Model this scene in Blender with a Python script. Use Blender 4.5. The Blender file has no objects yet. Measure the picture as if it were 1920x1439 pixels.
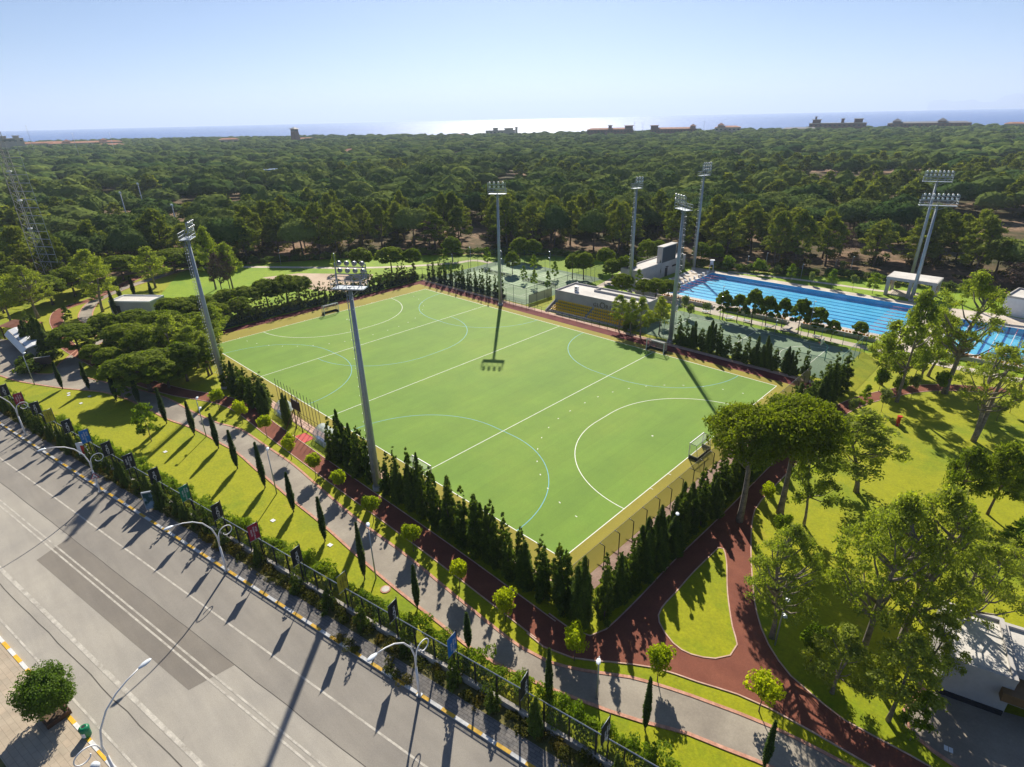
import bpy, bmesh, math, random
import numpy as np
from mathutils import Vector, Matrix, geometry
PI = math.pi
R = math.radians
sc = bpy.context.scene
col = sc.collection

# ---------------------------------------------------------------- camera
CAM = Vector((119.898, -35.948, 40.737))
YAW, TILT, ROLL, FPX = 0.7736232, 1.1385448, -0.0222564, 1083.7976
CM = Matrix.Rotation(YAW, 3, 'Z') @ Matrix.Rotation(TILT, 3, 'X') @ Matrix.Rotation(ROLL, 3, 'Z')
cd = bpy.data.cameras.new('camera')
cam = bpy.data.objects.new('camera', cd)
col.objects.link(cam)
cam.matrix_world = Matrix.Translation(CAM) @ CM.to_4x4()
cd.sensor_width = 36.0
cd.lens = FPX / 1920 * 36.0
cd.clip_start = 0.5
cd.clip_end = 90000
sc.camera = cam

# ---------------------------------------------------------------- light
SUN_AZ, SUN_EL = R(132.6), R(36.0)      # azimuth measured from +X towards +Y
SD = Vector((math.cos(SUN_EL) * math.cos(SUN_AZ), math.cos(SUN_EL) * math.sin(SUN_AZ), math.sin(SUN_EL)))
sl = bpy.data.lights.new('sun', 'SUN')
sl.energy = 5.0
sl.angle = R(0.55)
sl.color = (1.0, 0.92, 0.78)
so = bpy.data.objects.new('sun', sl)
col.objects.link(so)
so.rotation_euler = (-SD).to_track_quat('-Z', 'Y').to_euler()
w = bpy.data.worlds.new('World')
sc.world = w
w.use_nodes = True
nt = w.node_tree
nt.nodes.clear()
sky = nt.nodes.new('ShaderNodeTexSky')
sky.sky_type = 'NISHITA'
sky.sun_disc = False
sky.sun_elevation = SUN_EL
sky.sun_rotation = PI / 2 - SUN_AZ
sky.altitude = 400
sky.air_density = 0.74
sky.dust_density = 0.8
sky.ozone_density = 6.5
bg = nt.nodes.new('ShaderNodeBackground')
bg.inputs[1].default_value = 0.058
wo = nt.nodes.new('ShaderNodeOutputWorld')
nt.links.new(sky.outputs[0], bg.inputs[0])
nt.links.new(bg.outputs[0], wo.inputs[0])
sc.view_settings.view_transform = 'Standard'
sc.view_settings.look = 'None'
sc.view_settings.exposure = 0.72
sc.view_settings.gamma = 1.0
sc.cycles.use_denoising = True
sc.cycles.max_bounces = 6
sc.cycles.diffuse_bounces = 3
sc.cycles.glossy_bounces = 2
sc.cycles.transmission_bounces = 4
sc.cycles.volume_bounces = 1
sc.cycles.transparent_max_bounces = 24
sc.cycles.sample_clamp_indirect = 6

# ---------------------------------------------------------------- photo pixel (1920 wide) -> world
def ray(px, py):
    return CM @ Vector(((px - 960) / FPX, -(py - 719.5) / FPX, -1.0))
def G(px, py, z=0.0):
    d = ray(px, py)
    t = (z - CAM.z) / d.z
    return CAM + d * t
def PX(p):
    q = CM.transposed() @ (Vector(p) - CAM)
    return (960 + FPX * q.x / -q.z, 719.5 - FPX * q.y / -q.z, -q.z)
def HG(b, ty):
    lo, hi = 0.2, 90.0
    B = Vector(b)
    for _ in range(40):
        m = (lo + hi) / 2
        if PX(B + Vector((0, 0, m)))[1] > ty: lo = m
        else: hi = m
    return (lo + hi) / 2
def at_dist(px, py, D):
    d = ray(px, py)
    t = D / math.hypot(d.x, d.y)
    return CAM + d * t
# road frame: s along the road, n away from the pitch
K0 = Vector((10.3, -34.7)); RU = Vector((0.98345, 0.18117)); RN = Vector((0.18117, -0.98345))
def RD(s, n, z=0.0):
    p = K0 + RU * s + RN * n
    return Vector((p.x, p.y, z))
RANG = math.atan2(RU.y, RU.x)

# ---------------------------------------------------------------- objects
def tag(o, label=None, cat=None, group=None, kind=None):
    if label: o['label'] = label
    if cat: o['category'] = cat
    if group: o['group'] = group
    if kind: o['kind'] = kind
    return o
def empty(name, loc=(0, 0, 0), rz=0.0, scale=(1, 1, 1), label=None, cat=None, group=None):
    o = bpy.data.objects.new(name, None)
    o.empty_display_size = 0.3
    o.location = loc; o.rotation_euler = (0, 0, rz); o.scale = scale
    col.objects.link(o)
    return tag(o, label, cat, group)
def link(name, me, parent=None):
    o = bpy.data.objects.new(name, me)
    col.objects.link(o)
    if parent is not None: o.parent = parent
    return o
def copy_tree(o, parent=None):
    c = o.copy(); col.objects.link(c)
    if parent is not None: c.parent = parent
    for ch in list(o.children): copy_tree(ch, c)
    return c
class MB:
    def __init__(s): s.v = []; s.f = []; s.sm = []
    def add(s, vs, fs, smooth=False):
        b = len(s.v); s.v += [tuple(v) for v in vs]
        for f in fs: s.f.append([b + i for i in f]); s.sm.append(smooth)
        return s
    def box(s, c, d, rz=0.0, M=None):
        x, y, z = d[0] / 2, d[1] / 2, d[2] / 2
        vs = [Vector((a, b, e)) for a in (-x, x) for b in (-y, y) for e in (-z, z)]
        Rm = Matrix.Rotation(rz, 3, 'Z') if M is None else M
        vs = [Rm @ v + Vector(c) for v in vs]
        return s.add(vs, [(0, 1, 3, 2), (4, 6, 7, 5), (0, 4, 5, 1), (2, 3, 7, 6), (0, 2, 6, 4), (1, 5, 7, 3)])
    def tube(s, pts, rad, n=8, cap=True, smooth=True):
        pts = [Vector(p) for p in pts]
        if not hasattr(rad, '__len__'): rad = [rad] * len(pts)
        vs = []; fs = []
        up = Vector((0, 0, 1))
        ref = None
        for i, p in enumerate(pts):
            t = (pts[min(i + 1, len(pts) - 1)] - pts[max(i - 1, 0)]).normalized()
            if ref is None:
                ref = up.cross(t)
                if ref.length < 0.05: ref = Vector((1, 0, 0)).cross(t)
            a = (ref - t * ref.dot(t)).normalized(); ref = a
            b = t.cross(a)
            for k in range(n):
                th = 2 * PI * k / n
                vs.append(p + (a * math.cos(th) + b * math.sin(th)) * rad[i])
        for i in range(len(pts) - 1):
            for k in range(n):
                k2 = (k + 1) % n
                fs.append((i * n + k, i * n + k2, (i + 1) * n + k2, (i + 1) * n + k))
        if cap:
            fs.append(tuple(reversed(range(n)))); fs.append(tuple(range((len(pts) - 1) * n, len(pts) * n)))
        return s.add(vs, fs, smooth)
    def bar(s, a, b, wd=0.05):
        return s.tube([a, b], wd / 2 * 1.3, 4, True, False)
    def prism(s, poly, z0, z1):
        n = len(poly)
        ar = sum(poly[i][0] * poly[(i + 1) % n][1] - poly[(i + 1) % n][0] * poly[i][1] for i in range(n))
        if ar < 0: poly = poly[::-1]
        vs = [(p[0], p[1], z0) for p in poly] + [(p[0], p[1], z1) for p in poly]
        fs = [(i, (i + 1) % n, n + (i + 1) % n, n + i) for i in range(n)]
        tri = geometry.tessellate_polygon([[Vector((p[0], p[1], 0)) for p in poly]])
        for t in tri:
            t = list(t)
            a, b, c = [poly[i] for i in t]
            if (b[0] - a[0]) * (c[1] - a[1]) - (b[1] - a[1]) * (c[0] - a[0]) < 0: t.reverse()
            fs.append(tuple(n + i for i in t)); fs.append(tuple(reversed(t)))
        return s.add(vs, fs)
    def lathe(s, prof, n=16, c=(0, 0, 0), smooth=True):
        vs = []; fs = []
        for r, z in prof:
            for k in range(n):
                th = 2 * PI * k / n
                vs.append((c[0] + r * math.cos(th), c[1] + r * math.sin(th), c[2] + z))
        for i in range(len(prof) - 1):
            for k in range(n):
                k2 = (k + 1) % n
                fs.append((i * n + k, i * n + k2, (i + 1) * n + k2, (i + 1) * n + k))
        fs.append(tuple(range((len(prof) - 1) * n, len(prof) * n)))
        return s.add(vs, fs, smooth)
    def mesh(s, name, mat):
        me = bpy.data.meshes.new(name)
        me.from_pydata(s.v, [], s.f)
        me.polygons.foreach_set('use_smooth', s.sm)
        me.materials.append(mat)
        me.update()
        return me
    def build(s, name, mat, parent=None):
        return link(name, s.mesh(name, mat), parent)
def sheet(name, poly, z, mat, kind='structure', holes=()):
    me = bpy.data.meshes.new(name)
    loops = [[Vector((p[0], p[1], 0)) for p in poly]] + [[Vector((p[0], p[1], 0)) for p in h] for h in holes]
    flat = [v for l in loops for v in l]
    fs = []
    for t in geometry.tessellate_polygon(loops):
        t = list(t); a, b, c = [flat[i] for i in t]
        if (b.x - a.x) * (c.y - a.y) - (b.y - a.y) * (c.x - a.x) < 0: t.reverse()
        fs.append(t)
    me.from_pydata([(v.x, v.y, z) for v in flat], [], fs)
    me.materials.append(mat); me.update()
    o = link(name, me)
    if kind: o['kind'] = kind
    return o
def smooth_line(pts, step=1.5):
    """Catmull-Rom through 2-D points"""
    P = [Vector((p[0], p[1])) for p in pts]
    P = [P[0] * 2 - P[1]] + P + [P[-1] * 2 - P[-2]]
    out = []
    for i in range(1, len(P) - 2):
        n = max(1, int((P[i + 1] - P[i]).length / step))
        for k in range(n):
            t = k / n
            out.append(0.5 * ((2 * P[i]) + (P[i + 1] - P[i - 1]) * t + (2 * P[i - 1] - 5 * P[i] + 4 * P[i + 1] - P[i + 2]) * t * t + (3 * P[i] - P[i - 1] - 3 * P[i + 1] + P[i + 2]) * t ** 3))
    out.append(P[-2])
    return out
def offset_line(L, d):
    out = []
    for i, p in enumerate(L):
        t = (L[min(i + 1, len(L) - 1)] - L[max(i - 1, 0)]).normalized()
        out.append(p + Vector((-t.y, t.x)) * d)
    return out
def ribbon(mb, L, wd, z0, z1, off=0.0, seg=None):
    """raised strip along a 2-D line"""
    a = offset_line(L, off - wd / 2); b = offset_line(L, off + wd / 2)
    n = len(L); vs = []
    for p, q in zip(a, b): vs += [(p.x, p.y, z0), (p.x, p.y, z1), (q.x, q.y, z1), (q.x, q.y, z0)]
    fs = []
    for i in range(n - 1):
        k = 4 * i
        fs += [(k, k + 4, k + 5, k + 1), (k + 1, k + 5, k + 6, k + 2), (k + 2, k + 6, k + 7, k + 3)]
    mb.add(vs, [tuple(reversed(f)) for f in fs])
    return mb
def flat_line(mb, pts, wd, z):
    L = [Vector((p[0], p[1])) for p in pts]
    a = offset_line(L, -wd / 2); b = offset_line(L, wd / 2)
    vs = []
    for p, q in zip(a, b): vs += [(p.x, p.y, z), (q.x, q.y, z)]
    mb.add(vs, [(2 * i, 2 * i + 2, 2 * i + 3, 2 * i + 1) for i in range(len(L) - 1)])
ORD = ['first', 'second', 'third', 'fourth', 'fifth', 'sixth', 'seventh', 'eighth', 'ninth', 'tenth', 'eleventh', 'twelfth', 'thirteenth',
       'fourteenth', 'fifteenth', 'sixteenth', 'seventeenth', 'eighteenth', 'nineteenth']
TENS = {20: 'twent', 30: 'thirt', 40: 'fort', 50: 'fift', 60: 'sixt', 70: 'sevent', 80: 'eight', 90: 'ninet'}
def nth(i):
    i += 1
    if i < 20: return ORD[i - 1]
    h = ''
    if i >= 100: h = 'hundred-and-'; i -= 100
    if i == 0: return 'hundredth'
    if i < 20: return h + ORD[i - 1]
    t = i // 10 * 10; u = i % 10
    return h + (TENS[t] + 'ieth' if u == 0 else TENS[t] + 'y-' + ORD[u - 1])

# ---------------------------------------------------------------- materials
def rgb(c): return (c[0], c[1], c[2], 1.0)
class NT:
    def __init__(s, name):
        s.m = bpy.data.materials.new(name); s.m.use_nodes = True
        s.t = s.m.node_tree; s.t.nodes.clear()
        s.out = s.t.nodes.new('ShaderNodeOutputMaterial')
    def n(s, ty, **kw):
        x = s.t.nodes.new('ShaderNode' + ty)
        for k, v in kw.items(): setattr(x, k, v)
        return x
    def l(s, a, b): s.t.links.new(a, b)
    def noise(s, scale, det=4, rough=0.6, coord='Object', vec=None):
        x = s.n('TexNoise'); x.inputs['Scale'].default_value = scale
        x.inputs['Detail'].default_value = det; x.inputs['Roughness'].default_value = rough
        if vec is None:
            g = s.n('NewGeometry') if coord == 'World' else None
            vec = g.outputs['Position'] if g else s.n('TexCoord').outputs[coord]
        s.l(vec, x.inputs['Vector'])
        return x.outputs['Fac']
    def ramp(s, fac, stops):
        x = s.n('ValToRGB'); s.l(fac, x.inputs[0])
        e = x.color_ramp.elements
        while len(e) > 1: e.remove(e[0])
        e[0].position = stops[0][0]; e[0].color = rgb(stops[0][1])
        for p, c in stops[1:]:
            q = e.new(p); q.color = rgb(c)
        return x.outputs[0]
    def mix(s, fac, a, b, mode='MIX'):
        x = s.n('MixRGB', blend_type=mode)
        for i, v in ((0, fac), (1, a), (2, b)):
            if isinstance(v, (int, float)): x.inputs[i].default_value = v
            elif isinstance(v, tuple): x.inputs[i].default_value = rgb(v)
            else: s.l(v, x.inputs[i])
        return x.outputs[0]
    def bump(s, h, strength=0.3, dist=0.05):
        x = s.n('Bump'); x.inputs['Strength'].default_value = strength; x.inputs['Distance'].default_value = dist
        s.l(h, x.inputs['Height']); return x.outputs[0]
    def pbr(s, colr, rough=0.6, metal=0.0, bump=None, spec=0.5):
        p = s.n('BsdfPrincipled')
        if isinstance(colr, tuple): p.inputs['Base Color'].default_value = rgb(colr)
        else: s.l(colr, p.inputs['Base Color'])
        if isinstance(rough, (int, float)): p.inputs['Roughness'].default_value = rough
        else: s.l(rough, p.inputs['Roughness'])
        p.inputs['Metallic'].default_value = metal
        p.inputs['Specular IOR Level'].default_value = spec
        if bump is not None: s.l(bump, p.inputs['Normal'])
        s.l(p.outputs[0], s.out.inputs[0])
        s.p = p
        return s.m
def simple(name, c, rough=0.6, metal=0.0, var=0.18, scale=1.5, spec=0.4):
    t = NT(name)
    f = t.noise(scale, 5, 0.65)
    d = tuple(x * (1 - var) for x in c); b = tuple(min(1, x * (1 + var)) for x in c)
    return t.pbr(t.ramp(f, [(0.3, d), (0.7, b)]), rough, metal, spec=spec)
def two(name, a, b, scale, lo=0.4, hi=0.6, rough=0.9, fine=None, fs=0.25, bumps=0.0, det=5, spec=0.2):
    """a and b blended by a broad noise, with a finer grain on top"""
    t = NT(name)
    c = t.ramp(t.noise(scale, det, 0.6, 'World'), [(lo, a), (hi, b)])
    bp = None
    if fine:
        g = t.noise(fine, 3, 0.7, 'World')
        c = t.mix(1.0, c, t.ramp(g, [(0.25, (1 - fs,) * 3), (0.75, (1 + fs,) * 3)]), 'MULTIPLY')
        if bumps: bp = t.bump(g, bumps, 0.05)
    return t.pbr(c, rough, bump=bp, spec=spec)
def lawn_mat(name, a, b, c, sc_=0.09):
    t = NT(name)
    n1 = t.ramp(t.noise(sc_, 6, 0.65, 'World'), [(0.34, a), (0.5, b), (0.60, b), (0.72, c)])
    g = t.noise(3.5, 4, 0.75, 'World')
    cc = t.mix(1.0, n1, t.ramp(g, [(0.25, (0.72,) * 3), (0.75, (1.25,) * 3)]), 'MULTIPLY')
    g2 = t.noise(0.7, 4, 0.6, 'World')
    cc = t.mix(1.0, cc, t.ramp(g2, [(0.3, (0.88, 0.9, 0.9)), (0.7, (1.12, 1.08, 1.0))]), 'MULTIPLY')
    return t.pbr(cc, 0.85, bump=t.bump(t.noise(9, 3, 0.8, 'World'), 0.5, 0.05), spec=0.25)
def leaf_mat(name, a, b, trans=0.3, tc=(1.5, 1.6, 0.5), spec=0.12):
    t = NT(name)
    oi = t.n('ObjectInfo')
    base = t.mix(oi.outputs['Random'], a, b)
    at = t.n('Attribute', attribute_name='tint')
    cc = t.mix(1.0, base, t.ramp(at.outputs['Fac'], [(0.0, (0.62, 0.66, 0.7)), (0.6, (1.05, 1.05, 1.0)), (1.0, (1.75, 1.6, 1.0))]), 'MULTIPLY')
    p = t.n('BsdfPrincipled'); t.l(cc, p.inputs['Base Color'])
    p.inputs['Roughness'].default_value = 0.8; p.inputs['Specular IOR Level'].default_value = spec
    tr = t.n('BsdfTranslucent')
    t.l(t.mix(1.0, cc, tc, 'MULTIPLY'), tr.inputs[0])
    mx = t.n('MixShader'); mx.inputs[0].default_value = trans
    t.l(p.outputs[0], mx.inputs[1]); t.l(tr.outputs[0], mx.inputs[2]); t.l(mx.outputs[0], t.out.inputs[0])
    return t.m
def net_mat(name, c, dens, cell=None, rough=0.7):
    """open net or wire mesh: part see-through"""
    t = NT(name)
    p = t.n('BsdfPrincipled'); p.inputs['Base Color'].default_value = rgb(c); p.inputs['Roughness'].default_value = rough
    tr = t.n('BsdfTransparent')
    mx = t.n('MixShader'); mx.inputs[0].default_value = dens
    if cell:
        f = t.noise(cell, 2, 0.5)
        t.l(t.ramp(f, [(0.35, (dens * 0.6,) * 3), (0.65, (min(1, dens * 1.4),) * 3)]), mx.inputs[0])
    t.l(tr.outputs[0], mx.inputs[1]); t.l(p.outputs[0], mx.inputs[2]); t.l(mx.outputs[0], t.out.inputs[0])
    return t.m
M = {}
M['galv'] = simple('galvanised_steel', (0.34, 0.38, 0.42), 0.45, 0.35, 0.12, 0.8)
M['steel'] = simple('grey_steel', (0.42, 0.45, 0.48), 0.4, 0.5, 0.15)
M['white'] = simple('white_paint', (0.75, 0.76, 0.78), 0.4, 0, 0.06)
M['black'] = simple('black_paint', (0.018, 0.02, 0.024), 0.45, 0, 0.2)
M['darkgreen'] = simple('dark_green_paint', (0.02, 0.07, 0.06), 0.5)
M['teal'] = simple('teal_paint', (0.12, 0.32, 0.3), 0.5)
M['lamp'] = simple('lamp_glass', (0.7, 0.75, 0.8), 0.15, 0, 0.05)
M['concrete'] = two('pale_concrete', (0.42, 0.39, 0.35), (0.55, 0.51, 0.46), 0.4, fine=6, fs=0.1)
M['wallc'] = two('painted_wall', (0.40, 0.38, 0.37), (0.47, 0.45, 0.43), 0.35, fine=2.5, fs=0.06, rough=0.85)
M['roofc'] = two('pale_roof', (0.52, 0.50, 0.47), (0.66, 0.63, 0.59), 0.3, 0.35, 0.65, fine=4, fs=0.08)
M['base'] = simple('rough_concrete', (0.4, 0.38, 0.36), 0.9)
M['glass'] = simple('dark_glass', (0.02, 0.03, 0.04), 0.12)
M['screen'] = simple('scoreboard_face', (0.045, 0.06, 0.075), 0.5, 0, 0.1)
M['dark'] = simple('dark_opening', (0.02, 0.02, 0.025), 0.6)
M['yseat'] = simple('yellow_plastic', (0.88, 0.55, 0.01), 0.4, 0, 0.08, 8)
M['oseat'] = simple('orange_plastic', (0.8, 0.33, 0.03), 0.45, 0, 0.12, 8)
M['red'] = simple('red_paint', (0.5, 0.03, 0.02), 0.45)
M['wood'] = simple('brown_wood', (0.09, 0.045, 0.025), 0.6)
M['greenp'] = simple('green_plastic', (0.0, 0.19, 0.08), 0.4)
M['rooftile'] = two('clay_tiles', (0.36, 0.15, 0.09), (0.46, 0.23, 0.15), 0.2, fine=1.2, fs=0.15)
M['stucco'] = two('beige_stucco', (0.42, 0.34, 0.27), (0.5, 0.42, 0.34), 0.05)
M['bark'] = two('pine_bark', (0.10, 0.075, 0.06), (0.2, 0.15, 0.12), 2.0, 0.35, 0.65, fine=9, fs=0.35)
M['barkg'] = two('pale_bark', (0.16, 0.135, 0.11), (0.3, 0.26, 0.22), 2.5, 0.35, 0.65, fine=9, fs=0.3)
def turf_mat():
    t = NT('artificial_turf')
    c = t.ramp(t.noise(0.045, 6, 0.62, 'World'), [(0.3, (0.128, 0.240, 0.030)), (0.5, (0.156, 0.272, 0.032)), (0.72, (0.196, 0.292, 0.036))])
    g = t.n('NewGeometry'); sp = t.n('SeparateXYZ'); t.l(g.outputs['Position'], sp.inputs[0])
    def band(ax, per, wd_, amt, c):
        m = t.n('Math', operation='MODULO'); t.l(sp.outputs[ax], m.inputs[0]); m.inputs[1].default_value = per
        k = t.n('Math', operation='LESS_THAN'); t.l(m.outputs[0], k.inputs[0]); k.inputs[1].default_value = wd_
        return t.mix(k.outputs[0], c, t.mix(1.0, c, (amt, amt, amt), 'MULTIPLY'))
    c = band(0, 7.62, 3.81, 0.965, c); c = band(0, 3.81, 0.05, 0.86, c)
    mp = t.n('Mapping'); mp.inputs['Scale'].default_value = (1.0, 0.12, 1); t.l(g.outputs['Position'], mp.inputs['Vector'])
    c = t.mix(1.0, c, t.ramp(t.noise(0.9, 5, 0.7, vec=mp.outputs[0]), [(0.3, (0.94,) * 3), (0.7, (1.05,) * 3)]), 'MULTIPLY')
    c = t.mix(1.0, c, t.ramp(t.noise(0.25, 6, 0.7, 'World'), [(0.3, (0.92, 0.93, 0.94)), (0.7, (1.07, 1.06, 1.02))]), 'MULTIPLY')
    fn = t.noise(7, 3, 0.7, 'World')
    c = t.mix(1.0, c, t.ramp(fn, [(0.25, (0.9,) * 3), (0.75, (1.1,) * 3)]), 'MULTIPLY')
    return t.pbr(c, 0.8, bump=t.bump(fn, 0.2, 0.05), spec=0.2)
M['turf'] = turf_mat()
M['olive'] = two('olive_turf', (0.235, 0.205, 0.028), (0.30, 0.255, 0.036), 0.12, 0.3, 0.7, 0.85, fine=6, fs=0.12)
M['maroon'] = two('maroon_tartan', (0.115, 0.022, 0.026), (0.15, 0.034, 0.034), 0.5, fine=8, fs=0.15)
M['track'] = two('red_tartan', (0.165, 0.056, 0.038), (0.235, 0.084, 0.053), 0.35, 0.3, 0.7, fine=10, fs=0.18)
M['paver'] = two('pink_pavers', (0.5, 0.32, 0.25), (0.6, 0.42, 0.33), 0.8, fine=6, fs=0.15)
M['brick'] = two('brick_edging', (0.42, 0.2, 0.14), (0.58, 0.33, 0.24), 1.5, 0.3, 0.7, fine=5, fs=0.3)
M['promenade'] = two('stone_promenade', (0.5, 0.43, 0.36), (0.62, 0.55, 0.46), 0.3, fine=4, fs=0.1)
M['pathway'] = two('old_asphalt', (0.23, 0.20, 0.165), (0.36, 0.32, 0.26), 0.16, 0.38, 0.66, 0.75, fine=7, fs=0.12)
M['lane'] = two('road_paint', (0.34, 0.315, 0.275), (0.52, 0.49, 0.43), 1.3, 0.35, 0.62, 0.75, fine=9, fs=0.2)
M['pline'] = simple('white_line', (0.74, 0.76, 0.68), 0.7, 0, 0.08, 2)
M['bline'] = simple('blue_line', (0.10, 0.36, 0.48), 0.7, 0, 0.12, 1)
M['courtg'] = two('green_court', (0.14, 0.21, 0.14), (0.2, 0.27, 0.18), 0.12, fine=3, fs=0.12)
M['courtl'] = two('pale_green_court', (0.24, 0.33, 0.2), (0.3, 0.39, 0.24), 0.1, fine=3, fs=0.1)
M['sand'] = two('pale_sand', (0.45, 0.34, 0.25), (0.56, 0.44, 0.33), 0.12, fine=2, fs=0.1)
M['lawn'] = lawn_mat('park_lawn', (0.175, 0.24, 0.002), (0.275, 0.292, 0.002), (0.36, 0.285, 0.028))
M['lawnb'] = lawn_mat('bright_lawn', (0.13, 0.25, 0.004), (0.2, 0.31, 0.005), (0.25, 0.32, 0.01))
M['drygrass'] = lawn_mat('dry_grass', (0.1, 0.11, 0.03), (0.2, 0.18, 0.06), (0.27, 0.22, 0.09), 0.4)
M['poolwater'] = None
M['ywhite'] = simple('yellow_kerb_paint', (0.72, 0.42, 0.03), 0.6, 0, 0.2, 3)
M['wkerb'] = simple('white_kerb_paint', (0.66, 0.66, 0.64), 0.6, 0, 0.15, 3)
# asphalt road: lighter / darker strips that run with the road
def road_mat(name, a, b, scale=0.25):
    t = NT(name)
    g = t.n('NewGeometry'); mp = t.n('Mapping'); mp.inputs['Rotation'].default_value = (0, 0, -RANG); mp.inputs['Scale'].default_value = (0.12, 1.0, 1)
    mp.vector_type = 'TEXTURE' if False else 'POINT'
    t.l(g.outputs['Position'], mp.inputs['Vector'])
    c = t.ramp(t.noise(0.8, 6, 0.6, vec=mp.outputs[0]), [(0.3, a), (0.7, b)])
    c = t.mix(1.0, c, t.ramp(t.noise(0.2, 4, 0.6, 'World'), [(0.3, (0.88,) * 3), (0.7, (1.1, 1.09, 1.05))]), 'MULTIPLY')
    st = t.noise(0.55, 7, 0.75, 'World')
    c = t.mix(1.0, c, t.ramp(st, [(0.27, (0.72,) * 3), (0.36, (1.0,) * 3)]), 'MULTIPLY')
    fn = t.noise(14, 3, 0.8, 'World')
    c = t.mix(1.0, c, t.ramp(fn, [(0.3, (0.86,) * 3), (0.7, (1.12,) * 3)]), 'MULTIPLY')
    return t.pbr(c, 0.8, bump=t.bump(fn, 0.25, 0.02), spec=0.3)
M['road_dark'] = road_mat('asphalt_medium', (0.225, 0.207, 0.185), (0.27, 0.25, 0.224))
M['road_light'] = road_mat('asphalt_light', (0.315, 0.293, 0.26), (0.375, 0.35, 0.31))
M['road_patch'] = road_mat('asphalt_patch', (0.183, 0.164, 0.142), (0.218, 0.197, 0.172))
M['seam'] = simple('asphalt_seam', (0.09, 0.08, 0.07), 0.9)
def brickmat(name, a, b, mortar, sc_=1.0, bw=0.5, rh=0.25, ms=0.02):
    t = NT(name)
    g = t.n('NewGeometry'); mp = t.n('Mapping'); mp.inputs['Rotation'].default_value = (0, 0, -RANG)
    t.l(g.outputs['Position'], mp.inputs['Vector'])
    br = t.n('TexBrick'); t.l(mp.outputs[0], br.inputs['Vector'])
    br.inputs['Color1'].default_value = rgb(a); br.inputs['Color2'].default_value = rgb(b); br.inputs['Mortar'].default_value = rgb(mortar)
    br.inputs['Scale'].default_value = sc_; br.inputs['Brick Width'].default_value = bw; br.inputs['Row Height'].default_value = rh
    br.inputs['Mortar Size'].default_value = ms
    c = t.mix(1.0, br.outputs[0], t.ramp(t.noise(0.6, 5, 0.6, 'World'), [(0.3, (0.82,) * 3), (0.7, (1.15,) * 3)]), 'MULTIPLY')
    return t.pbr(c, 0.85, spec=0.2)
M['pavement'] = brickmat('grey_paving', (0.2, 0.19, 0.18), (0.26, 0.24, 0.22), (0.13, 0.12, 0.11))
M['pavement2'] = brickmat('beige_paving', (0.4, 0.34, 0.26), (0.44, 0.36, 0.27), (0.3, 0.25, 0.19), 1, 0.8, 0.4, 0.015)
def ground_mat():
    t = NT('forest_floor')
    a = t.ramp(t.noise(0.03, 6, 0.65, 'World'), [(0.38, (0.045, 0.05, 0.016)), (0.50, (0.14, 0.10, 0.055)), (0.60, (0.29, 0.185, 0.125))])
    f = t.noise(0.6, 5, 0.7, 'World')
    a = t.mix(t.ramp(f, [(0.48, (0, 0, 0)), (0.66, (0.8,) * 3)]), a, (0.026, 0.034, 0.010))
    return t.pbr(a, 0.95, bump=t.bump(f, 0.6, 0.4), spec=0.1)
M['ground'] = ground_mat()
def water_mat(name, deep, rough, bscale, bs, bdist=0.3, stretch=1.0, spec=0.5):
    t = NT(name)
    g = t.n('NewGeometry'); mp = t.n('Mapping'); mp.inputs['Scale'].default_value = (1, stretch, 1)
    t.l(g.outputs['Position'], mp.inputs['Vector'])
    h = t.noise(bscale, 4, 0.6, vec=mp.outputs[0])
    c = t.ramp(t.noise(0.0012, 4, 0.5, 'World'), [(0.3, tuple(x * 0.85 for x in deep)), (0.7, tuple(x * 1.15 for x in deep))])
    return t.pbr(c, rough, bump=t.bump(h, bs, bdist), spec=spec)
M['sea'] = water_mat('sea_water', (0.004, 0.065, 0.30), 0.27, 0.05, 1.0, 2.2)
# ---------------------------------------------------------------- foliage
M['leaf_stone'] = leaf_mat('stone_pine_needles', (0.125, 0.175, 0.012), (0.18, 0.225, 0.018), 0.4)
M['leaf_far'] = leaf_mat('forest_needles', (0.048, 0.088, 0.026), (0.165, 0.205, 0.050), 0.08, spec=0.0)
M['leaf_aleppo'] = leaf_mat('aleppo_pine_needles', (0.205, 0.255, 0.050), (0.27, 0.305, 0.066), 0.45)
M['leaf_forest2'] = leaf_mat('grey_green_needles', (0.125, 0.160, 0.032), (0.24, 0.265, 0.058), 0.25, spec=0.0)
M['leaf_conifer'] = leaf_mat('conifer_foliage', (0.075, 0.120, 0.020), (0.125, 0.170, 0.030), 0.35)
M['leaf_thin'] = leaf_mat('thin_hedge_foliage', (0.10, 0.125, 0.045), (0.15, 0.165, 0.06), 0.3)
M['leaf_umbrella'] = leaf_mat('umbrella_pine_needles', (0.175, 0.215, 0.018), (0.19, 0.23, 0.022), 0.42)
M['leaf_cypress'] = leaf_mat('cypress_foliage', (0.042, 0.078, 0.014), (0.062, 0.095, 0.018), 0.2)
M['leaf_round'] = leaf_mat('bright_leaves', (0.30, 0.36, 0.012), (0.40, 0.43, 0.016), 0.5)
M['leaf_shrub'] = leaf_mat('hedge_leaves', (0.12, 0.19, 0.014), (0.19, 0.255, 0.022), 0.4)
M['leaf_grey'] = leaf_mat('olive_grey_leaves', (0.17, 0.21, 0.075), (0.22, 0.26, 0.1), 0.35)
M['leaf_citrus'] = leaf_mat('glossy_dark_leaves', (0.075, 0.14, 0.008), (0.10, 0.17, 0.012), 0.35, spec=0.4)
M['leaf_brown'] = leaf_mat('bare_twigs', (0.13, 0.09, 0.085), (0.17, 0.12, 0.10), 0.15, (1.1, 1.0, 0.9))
M['leaf_scrub'] = leaf_mat('dry_scrub', (0.070, 0.085, 0.014), (0.15, 0.12, 0.02), 0.25)

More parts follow.
